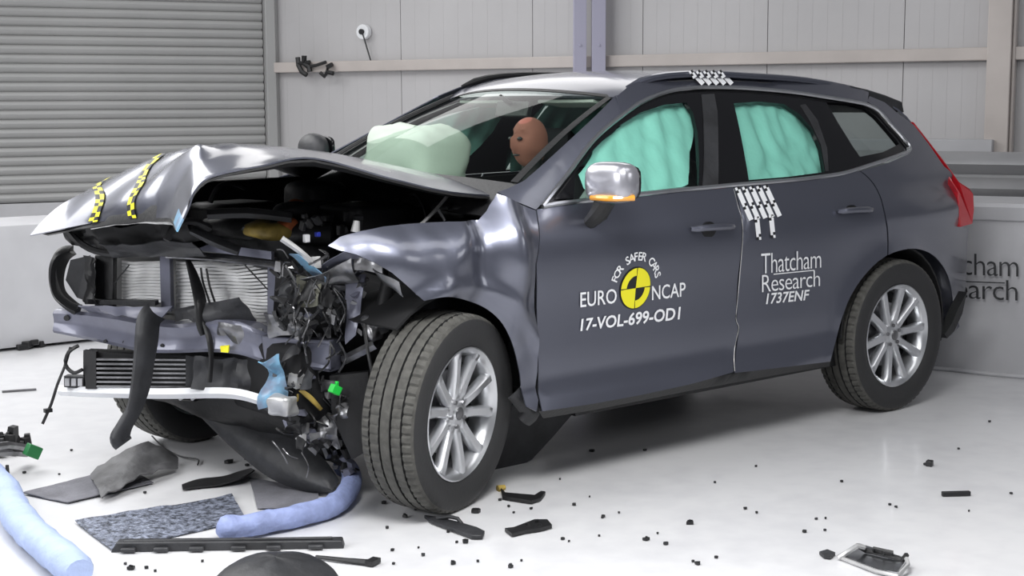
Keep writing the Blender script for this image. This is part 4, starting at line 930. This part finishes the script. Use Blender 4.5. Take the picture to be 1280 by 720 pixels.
part('bolt_head', MB().tube([pp(444, 290, -.55), pp(446, 276, -.55)], [.018, .012], 10), 'pale')
for k in range(20):
    px = random.uniform(250, 560); py = random.uniform(235, 300); y = random.uniform(-.35, .5); c = pp(px, py, y)
    if c.z > 1.16 or c.x > .6: c.z = min(c.z, 1.05); c.x = min(c.x, .5)
    d = Vector((random.uniform(-.2, .2), random.uniform(-.15, .15), random.uniform(-.05, .03)))
    bar('hose', [c, c+d*.5+Vector((0, 0, .02)), c+d, c+d*1.3-Vector((0, 0, .06))], random.uniform(.006, .016), 'black')
# near-side crushed longitudinal, brackets, lamp
bar('slanted_brace', [pp(352, 298, -.50), pp(372, 312, -.53), pp(392, 330, -.55)], .020, 'pale', flat=.6)
crumple('upper_rail', [(395, 335), (440, 310), (480, 325), (430, 350)], -.50, -.68, 'primer', .02, 31, label='crumpled lilac grey wing rail')
crumple('upper_rail', [(378, 350), (440, 322), (448, 350), (412, 362)], -.50, -.62, 'steel', .025, 33)
crumple('rail_plate', [(432, 345), (458, 345), (446, 420), (434, 430)], -.55, -.60, 'primer', .02, 35)
crumple('wing_flange', [(440, 316), (482, 322), (478, 340), (446, 338)], -.62, -.72, 'steel', .025, 37)
crumple('wing_lip', [(468, 335), (500, 352), (508, 372), (484, 352)], -.74, -.80, 'steel', .02, 39)
crumple('blue_scraped_edge', [(362, 318), (372, 318), (410, 350), (398, 352)], -.50, -.55, 'bluemark', .015, 41)
crumple('lamp_shell', [(372, 342), (402, 350), (400, 384), (376, 384)], -.46, -.52, mat('dull_olive_plastic', (.17, .17, .13), .5, var=.5, vscale=15), .03, 43, label='dull olive shell of the broken headlamp')
crumple('gearbox_casting', [(330, 392), (378, 388), (380, 415), (335, 418)], -.28, -.44, 'steel', .05, 45)
crumple('lamp_shell', [(350, 336), (374, 340), (376, 392), (350, 390)], -.40, -.46, 'dark', .04, 47)
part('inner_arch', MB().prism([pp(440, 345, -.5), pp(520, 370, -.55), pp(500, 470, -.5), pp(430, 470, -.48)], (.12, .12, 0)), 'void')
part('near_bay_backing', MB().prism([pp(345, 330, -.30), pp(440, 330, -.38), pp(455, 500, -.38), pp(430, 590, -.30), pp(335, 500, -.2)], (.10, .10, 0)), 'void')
mats_ = ['steel', 'dark', 'black', 'primer', 'steel', 'pale', 'dark', 'black']
for k in range(95):
    px = random.uniform(345, 455); py = random.uniform(322, 420); y = -.40-.16*(px-345)/110+random.uniform(-.05, .03); c = pp(px, py, y)
    sz = [random.uniform(.012, .05), random.uniform(.010, .03), random.uniform(.010, .05)]
    part('broken_bracket', MB().box(c, sz, Matrix.Rotation(random.uniform(0, 3), 3, 'X') @ Matrix.Rotation(random.uniform(0, 3), 3, 'Z'), taper=random.uniform(.3, 1)), random.choice(mats_), smooth=False)
for k in range(46):
    px = random.uniform(345, 460); py = random.uniform(310, 430); y = -.42-.16*(px-345)/110+random.uniform(-.05, .02); c = pp(px, py, y)
    a = pp(px+random.uniform(-22, 22), py+random.uniform(8, 45), y-.02); bw = c.lerp(a, .5)+Vector((random.uniform(-.03, .03), -.02, random.uniform(-.02, .03)))
    bar('wire', [c, bw, a], random.uniform(.002, .006), random.choice(['black', 'black', 'dark', 'steel']), k=4, seg=5)
for k in range(95):
    px = random.uniform(332, 445); py = random.uniform(452, 590)
    if py > 520 and px < 330+(py-500)*.9: continue
    c = pp(px, py, -.36-.1*(px-335)/100+random.uniform(-.05, .03))
    part('broken_bracket', MB().box(c, [random.uniform(.012, .05) for _ in range(3)], Matrix.Rotation(random.uniform(0, 3), 3, 'X') @ Matrix.Rotation(random.uniform(0, 3), 3, 'Z'), taper=random.uniform(.3, 1)), random.choice(['black', 'dark', 'black', 'steel', 'steel', 'dark', 'black', 'pale', 'primer']), smooth=False)
for k in range(20):
    px = random.uniform(340, 440); py = random.uniform(450, 570); c = pp(px, py, -.45); a = pp(px+random.uniform(-15, 25), py+random.uniform(5, 35), -.46)
    bar('wire', [c, c.lerp(a, .5)+Vector((random.uniform(-.02, .02), -.02, 0)), a], random.uniform(.002, .005), random.choice(['black', 'dark', 'ochre' if k % 7 == 0 else 'steel']), k=4, seg=5)
crumple('torn_padding', [(322, 450), (350, 446), (352, 500), (328, 508)], -.40, -.46, 'bluemark', .06, 51, label='torn pale blue padding')
part('metal_bracket', bag(pp(353, 507, -.50), (.05, .05, .036), 6, Matrix.Rotation(.5, 3, 'Z'), sq=.35, amp=.022), 'pale', label='bright crumpled metal bracket', angle=25)
part('green_clip', MB().box(pp(419, 487, -.66), (.038, .03, .032), Matrix.Rotation(.5, 3, 'Y')).box(pp(421, 480, -.66), (.012, .012, .02)), 'green', bevel=.003, label='bright green plastic clip')
ribbon('ochre_wire', [(375, 487, -.45, 5), (388, 497, -.47, 6), (402, 512, -.48, 4)], 0, 'ochre', th=.01)
crumple('hanging_bracket', [(395, 520), (418, 516), (424, 560), (405, 552)], -.44, -.5, 'steel', .04, 53)
for k in range(16):
    px = random.uniform(345, 425); py = random.uniform(335, 560); w_, h_ = random.uniform(8, 20), random.uniform(8, 20); yy = -.42-.14*(px-345)/100
    crumple('torn_sheet', [(px, py), (px+w_, py+random.uniform(-8, 8)), (px+w_*random.uniform(.6, 1.1), py+h_), (px+random.uniform(-6, 6), py+h_)], yy, yy-.06, random.choice(['steel', 'dark', 'dark', 'steel', 'black']), .07, k*3.3, n=7)
# suspension behind the wheel
bar('drive_shaft', [pp(430, 450, -.5), pp(470, 430, -.62)], .02, 'steel')
part('steering_knuckle', bag(pp(468, 408, -.66), (.05, .05, .05), 3, amp=.03), 'steel')
part('strut_tube', MB().tube([pp(486, 350, -.62), pp(474, 410, -.66)], .028, 12), 'black')
bar('brake_hose', [pp(455, 405, -.66), pp(460, 440, -.7), pp(466, 470, -.72), pp(473, 490, -.75)], .007, 'black')
part('wheel_splash_plate', MB().prism([pp(412, 470, -.52), pp(460, 465, -.60), pp(465, 560, -.58), pp(440, 575, -.55), pp(415, 520, -.5)], (.03, .03, 0)), 'black')
# undertray: long dark sheet drooping to the floor
def sheet(name, corners, n, m, amp, seed, parent=None, label=None, th=.004, fn=None):
    rows = []
    a0, a1, b1, b0 = [Vector(c) for c in corners]
    for i in range(n+1):
        row = []
        for j in range(n+1):
            p = a0.lerp(b0, i/n).lerp(a1.lerp(b1, i/n), j/n); v = noise.noise(p*5+Vector((seed, 0, 0)))+.5*noise.noise(p*14+Vector((seed, 2, 0)))
            p = p+Vector((0, 0, amp*v));
            if fn: p = fn(p, i/n, j/n)
            row.append(p)
        rows.append(row)
    return rows
rows = sheet('u', [pp(185, 498, .40), pp(330, 496, -.12), pp(450, 585, -.45), pp(330, 545, .0)], 14, 'black', .03, 3)
part('undertray', MB().grid(rows), 'black', label='black undertray torn loose and drooping to the floor', solid=.006)
ribbon('undertray', [(240, 500, .3, 14), (270, 520, .2, 30), (310, 545, .02, 50), (355, 572, -.18, 62), (395, 595, -.34, 46), (420, 608, -.42, 18)], 0, 'dark', curl=.04, label='dark folded lip of the undertray')
ribbon('arch_liner_scrap', [(644, 490, -.88, 24), (662, 512, -.86, 26), (654, 526, -.84, 20)], 0, 'dark', curl=.02)
P_ = [PY(*p, -.52) for p in [(596, 598), (632, 594), (665, 575), (690, 548), (716, 518), (660, 505), (610, 505)]]
part('arch_liner', MB().prism(P_, (.02, .04, 0)), 'dark', bevel=.005, label='dark plastic arch liner hanging behind the front wheel')
# inner front wheel arch (dark) so nothing shows through
mb = MB(); rows = []
for i in range(15):
    q = -.1+math.pi*.78*i/14; rows.append([Vector((.28+.45*math.cos(q), -y, .40+.42*math.sin(q))) for y in (.86, .7, .5)])
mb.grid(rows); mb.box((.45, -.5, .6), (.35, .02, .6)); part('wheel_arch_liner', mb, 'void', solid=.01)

# ================================================================== THINGS ON THE FLOOR
def thing(name, mb, m, label, catg, group=None, **k): return tag(obj(name, mb, m, **k), label, catg, group)
def gz(px, py, z=0.): return PZ(px, py, z)
# blue foam tubes
tb = MB(); pts = [gz(272, 662, .045), gz(320, 655, .045), gz(370, 645, .045), gz(415, 632, .045), gz(437, 612, .05), gz(438, 590, .06), gz(425, 580, .07)]
pts = cat(pts, 6); tb.tube(pts, [.02]+[.040+.004*noise.noise(Vector((i*.5, 0, 0))) for i in range(len(pts)-2)]+[.03], 14)
for i, p in enumerate(tb.v): tb.v[i] = p+Vector((noise.noise(p*22), noise.noise(p*22+Vector((5, 0, 0))), noise.noise(p*22+Vector((9, 0, 0)))))*.007
thing('foam_tube', tb, 'bluefoam', 'lilac blue foam tube curled on the floor beside the front tyre', 'foam tube', smooth=True, angle=60)
tb = MB(); pts = [gz(-14, 592, .055), gz(5, 614, .055), gz(22, 645, .055), gz(50, 675, .055), gz(100, 715, .055)]
pts = cat(pts, 6); tb.tube(pts, [.058+.005*noise.noise(Vector((i*.6, 3, 0))) for i in range(len(pts)-1)]+[.045], 14, flat=.9)
for i, p in enumerate(tb.v): tb.v[i] = p+Vector((noise.noise(p*16), noise.noise(p*16+Vector((5, 0, 0))), noise.noise(p*16+Vector((9, 0, 0)))))*.007
thing('foam_tube', tb, 'paleblue', 'pale blue foam tube lying at the bottom left corner', 'foam tube', smooth=True, angle=60)
# quilted blue-grey mat
def fsheet(cs, n, amp, seed, fn=None, z0=.006): return MB().grid([[Vector((p.x, p.y, max(.003, p.z+z0))) for p in r] for r in sheet('s', [gz(*c) for c in cs], n, '', amp, seed, fn=fn)])
thing('quilted_mat', fsheet([(94, 655), (290, 621), (308, 652), (140, 690)], 40, .010, 7), 'foil', 'blue grey quilted sound mat flat on the floor', 'mat', solid=.004, angle=180)
def lift(p, u, v): t = max(0, (v-.55)/.45); return p+Vector((0, 0, .14*math.sin(min(1, t)*2.4)*(1-.25*u)))
thing('felt_sheet', fsheet([(28, 619), (158, 584), (192, 606), (85, 631)], 22, .006, 9), 'sheet', 'grey felt undertray sheet lying flat left of the crumpled flap', 'sheet', solid=.004, angle=80)
cr = MB(); rows = []
for i in range(13):
    t = i/12; row = []
    for j in range(9):
        s_ = j/8; bx = gz(128+94*t-14*s_*(1-t), 630-38*t-30*s_*(1-t*.55)); zz = .020+.085*math.sin(math.pi*t**1.25)**.8*(.30+.70*s_)+.020*noise.noise(Vector((t*7, s_*5, 0)))
        row.append(Vector((bx.x, bx.y, max(.004, zz))))
    rows.append(row)
thing('plastic_flap', cr.grid(rows), 'sheet2', 'crumpled dark grey plastic flap arched over the felt sheet', 'debris', solid=.005, angle=50)
thing('felt_sheet', fsheet([(312, 600), (400, 612), (395, 638), (322, 638)], 12, .008, 12), 'sheet', 'dull grey sheet half under the drooping undertray', 'sheet', solid=.003, angle=80)
def fribbon(pts, zf, k=6):
    P3 = cat([Vector((a, b_, w)) for a, b_, w in pts], k); rows = []
    for i, p in enumerate(P3):
        t = P3[min(i+1, len(P3)-1)]-P3[max(i-1, 0)]; n = Vector((-t.y, t.x)); n.normalize(); row = []
        for j in range(5):
            s_ = -1+j/2; q = gz(p.x+n.x*p.z/2*s_, p.y+n.y*p.z/2*s_); q.z = zf(i/(len(P3)-1), s_); row.append(q)
        rows.append(row)
    return MB().grid(rows)
thing('rubber_strip', fribbon([(228, 612, 6), (250, 607, 10), (280, 604, 11), (300, 600, 15), (316, 595, 14)], lambda t, s_: .012+.03*max(0, t-.4)*(s_+1)), 'black', 'twisted black rubber strip lying between the two grey sheets', 'debris', solid=.005)
pm = MB(); A, B = gz(138, 691), gz(430, 686); ux = (B-A).normalized(); uy = Vector((-ux.y, ux.x, 0)); L = (B-A).length
pm.prism([A, A+ux*L, A+ux*L*.99+Vector((0, 0, .028)), A+ux*.02+Vector((0, 0, .034))], uy*.05)
for t in (.08, .22, .37, .55, .7, .88): pm.box(A+ux*L*t+uy*(-.012)+Vector((0, 0, .012)), (.05, .018, .014), Matrix.Rotation(math.atan2(ux.y, ux.x), 3, 'Z'))
pm.box(A+ux*L*.5+uy*.02+Vector((0, 0, .032)), (L*.9, .012, .01), Matrix.Rotation(math.atan2(ux.y, ux.x), 3, 'Z'))
thing('trim_bar', pm, 'dark', 'long straight dark grey plastic trim bar on the floor in front', 'trim', bevel=.004)
dc = gz(345, 735); dm = MB(); rows = []
for i in range(9):
    th = P2*i/8; rows.append([Vector((dc.x, dc.y, 0))+Vector((.20*math.cos(th)*math.cos(a), .20*math.cos(th)*math.sin(a), .10*math.sin(th)+.002*math.sin(a*5))) for a in [2*math.pi*k/36 for k in range(36)]])
thing('domed_cover', dm.grid(rows, closed=True), 'dark', 'dark grey domed plastic cover cut off by the bottom edge', 'cover', solid=.004)
thing('antenna_rod', MB().tube([gz(395, 696, .01), gz(430, 700, .012), gz(466, 704, .01)], [.006, .008, .012], 6).box(gz(466, 702, .012), (.05, .03, .016), Matrix.Rotation(.4, 3, 'Z')), 'black', 'thin black rod beside the domed cover', 'debris')
# cluster at the left edge
lc = gz(8, 568); g = empty('wreck_cluster', lc, 'cluster of black broken plastic at the left edge with a green clip', 'debris'); bpy.context.view_layer.update()
def jag(mb, c, sx, sy, sz, seed, n=9):
    rs = random.Random(seed)
    for k in range(n):
        q = Vector(c)+Vector((rs.uniform(-sx, sx), rs.uniform(-sy, sy), 0)); zz = rs.uniform(.2, 1)*sz
        mb.box(q+Vector((0, 0, zz/2+.002)), (rs.uniform(.2, .6)*sx, rs.uniform(.15, .4)*sy+.004, zz*.8), Matrix.Rotation(rs.uniform(0, 3), 3, 'Z') @ Matrix.Rotation(rs.uniform(-.2, .2), 3, 'X'), taper=rs.uniform(.4, 1))
    return mb
kid('shell', jag(MB(), gz(2, 565), .12, .10, .10, 3, 26), 'black', g, smooth=False)
kid('bezel', MB().tube([gz(-20, 560, .15), gz(10, 556, .13), gz(34, 560, .08)], .016, 6).tube([gz(-20, 566, .10), gz(12, 564, .09), gz(32, 566, .05)], .02, 6), 'steel', g)
kid('green_clip', MB().box(gz(41, 564, .09), (.06, .04, .05), Matrix.Rotation(.5, 3, 'Y')), 'dgreen', g, bevel=.004)
thing('rubber_scrap', jag(MB(), gz(0, 597), .04, .04, .05, 5, 5), 'black', 'small black scrap at the left edge above the pale blue tube', 'debris', smooth=False)
thing('plastic_sliver', MB().box(gz(24, 488, .006), (.17, .02, .008), Matrix.Rotation(-.35, 3, 'Z')), 'steel', 'thin grey sliver on the floor left of the dangling cable', 'debris')
w = MB(); w.tube(cat([gz(190, 545, .02), gz(205, 560, .006), gz(225, 570, .006), gz(247, 574, .012), gz(247, 581, .006)], 5), .0035, 5)
thing('loose_wire', w, 'dark', 'thin dark wire curling on the floor below the far tyre', 'wire')
# fragments with a shape of their own
def bitplate(pts, h, m, label, seed=0, catg='debris'):
    mb = MB(); mb.prism([gz(*p, .004) for p in pts], (0, 0, h)); return mb
thing('bracket_piece', bitplate([(626, 613), (632, 619), (668, 622), (676, 617), (682, 618), (676, 626), (664, 630), (628, 624)], .012, 0, 0), 'black', 'flat black bracket with a hooked end right of the front tyre', 'debris', bevel=.002)
thing('brass_bolt', MB().tube([gz(622, 611, .01), gz(631, 609, .012)], [.014, .01], 8), 'ochre', 'small brass coloured bolt behind the hooked bracket', 'debris')
o = thing('torn_trim', MB().prism([gz(x, y, .004) for x, y in [(530, 648), (548, 650), (575, 657), (596, 663), (606, 668), (603, 674), (590, 674), (566, 665), (540, 655)]], (0, 0, .014)).tube([gz(545, 648, .02), gz(562, 646, .03), gz(572, 648, .03), (gz(578, 656, .01))], .008, 6), 'dark', 'long torn trim piece lying just in front of the front tyre', 'debris', bevel=.003)
thing('torn_trim', jag(MB().prism([gz(x, y, .004) for x, y in [(631, 664), (642, 663), (655, 658), (668, 653), (684, 653), (690, 660), (676, 664), (656, 667), (640, 671)]], (0, 0, .012)), gz(672, 660), .045, .03, .03, 8, 10), 'black', 'black jagged trim piece with a rounded tail on the bright floor', 'debris', smooth=False)
bx = empty('lamp_bezel', gz(1092, 700), 'chrome and grey broken lamp bezel at the bottom right', 'debris'); bpy.context.view_layer.update()
kid('tray', MB().add([gz(1050, 694, .01), gz(1073, 680, .02), gz(1128, 697, .01), (gz(1134, 700, .02)), gz(1122, 717, .02), gz(1095, 712, .01), gz(1085, 690, .004), gz(1115, 703, .004)], [(0, 1, 6), (1, 2, 7, 6), (2, 3, 4, 7), (4, 5, 7), (5, 0, 6, 7)]), 'chrome', bx, solid=.004)
kid('rim', MB().tube([gz(1048, 697, .01), gz(1060, 690, .03), gz(1072, 682, .06), gz(1080, 684, .05)], .009, 6).tube([gz(1050, 697, .008), gz(1095, 714, .01), gz(1122, 720, .012), gz(1135, 706, .03), gz(1133, 698, .04)], .007, 6), 'pale', bx)
kid('edge', MB().tube([gz(1074, 683, .05), gz(1082, 688, .02), gz(1110, 694, .02), gz(1128, 700, .02), gz(1133, 694, .05)], .009, 6).tube([gz(1092, 690, .02), gz(1092, 685, .04), gz(1116, 690, .04), gz(1116, 696, .02)], .005, 6).tube([gz(1104, 694, .02), gz(1104, 688, .04)], .004, 5), 'black', bx)
thing('bezel_tab', MB().prism([gz(x, y, .003) for x, y in [(1024, 693), (1034, 690), (1044, 694), (1038, 699), (1030, 698)]], (0, 0, .01)), 'dark', 'small dark tab left of the broken lamp bezel', 'debris')
thing('plastic_rod', MB().box(gz(1195, 617, .01), (.11, .018, .018), Matrix.Rotation(-.62, 3, 'Z')), 'black', 'short black plastic bar on the floor below the rear wheel', 'debris', bevel=.003)
thing('plastic_cube', MB().box(gz(1162, 579, .012), (.03, .025, .024), Matrix.Rotation(.3, 3, 'Z')).box(gz(1158, 580, .006), (.02, .02, .01)), 'black', 'small black cube shaped fragment right of the rear wheel', 'debris', bevel=.003)
chips = [(1237, 528, 4), (1198, 562, 3.5), (1264, 618, 4), (1052, 603, 4.5), (945, 584, 4), (894, 604, 3.5), (946, 642, 4), (932, 637, 5), (1020, 650, 4.5), (1006, 666, 6), (1120, 635, 4), (1112, 632, 4), (895, 698, 5), (1032, 649, 3), (1031, 664, 4), (862, 655, 10), (754, 647, 6), (753, 648, 4), (808, 676, 9), (832, 681, 6), (872, 706, 7), (866, 703, 4), (718, 632, 6), (737, 622, 2.5), (703, 675, 5), (711, 678, 3), (740, 565, 7), (806, 564, 5), (506, 647, 8), (484, 661, 5), (490, 689, 5), (492, 706, 4), (523, 686, 3.5), (529, 695, 5), (566, 706, 8), (597, 703, 4), (638, 710, 8), (652, 702, 3), (595, 641, 12), (625, 626, 5), (636, 634, 4), (642, 642, 3), (664, 637, 4), (582, 679, 9), (571, 679, 4), (89, 564, 3.5), (74, 594, 3), (157, 706, 4), (164, 712, 9), (183, 711, 6), (194, 715, 4), (253, 703, 4), (287, 579, 11), (309, 575, 6), (309, 583, 6), (181, 617, 5), (480, 630, 7), (520, 638, 6), (560, 666, 5), (550, 641, 9), (1211, 640, 3), (822, 668, 3), (774, 642, 3), (749, 671, 3), (30, 592, 5), (700, 600, 3)]
grp = 'dark chips scattered over the floor'
for i, (px, py, s_) in enumerate(chips):
    c = gz(px, py); sc = s_/FPX*((c-CAM).dot(Fv)); rs = random.Random(i); mb = MB(); n = rs.choice((4, 5, 6)); a0 = rs.uniform(0, 6)
    pl_ = [c+Vector((sc*.62*math.cos(a0+2*math.pi*k/n)*rs.uniform(.6, 1.1), sc*.62*math.sin(a0+2*math.pi*k/n)*rs.uniform(.4, 1.0), .002)) for k in range(n)]
    mb.prism(pl_, (0, 0, .004+sc*.22))
    if s_ > 7: mb.box(c+Vector((0, 0, .008)), (sc*.5, sc*.3, .014), Matrix.Rotation(a0, 3, 'Z'))
    own = {(862, 655): 'thin wedge shaped black shard alone on the bright floor right of centre', (808, 676): 'knobbly black fragment in front of the front door, larger than the chips around it', (287, 579): 'black lump under the drooping undertray, behind the twisted rubber strip', (595, 641): 'flat black splinter between the front tyre and the hooked bracket', (164, 712): 'dark chip left of the domed cover, largest of its small cluster', (506, 647): 'blocky black fragment against the left foot of the front tyre', (582, 679): 'dark fragment just below the long torn trim piece'}.get((px, py))
    thing('plastic_chip', mb, rs.choice(['black', 'dark', 'black']), own or 'tiny dark plastic chip lying loose on the pale floor', 'debris', None if own else grp, smooth=False)
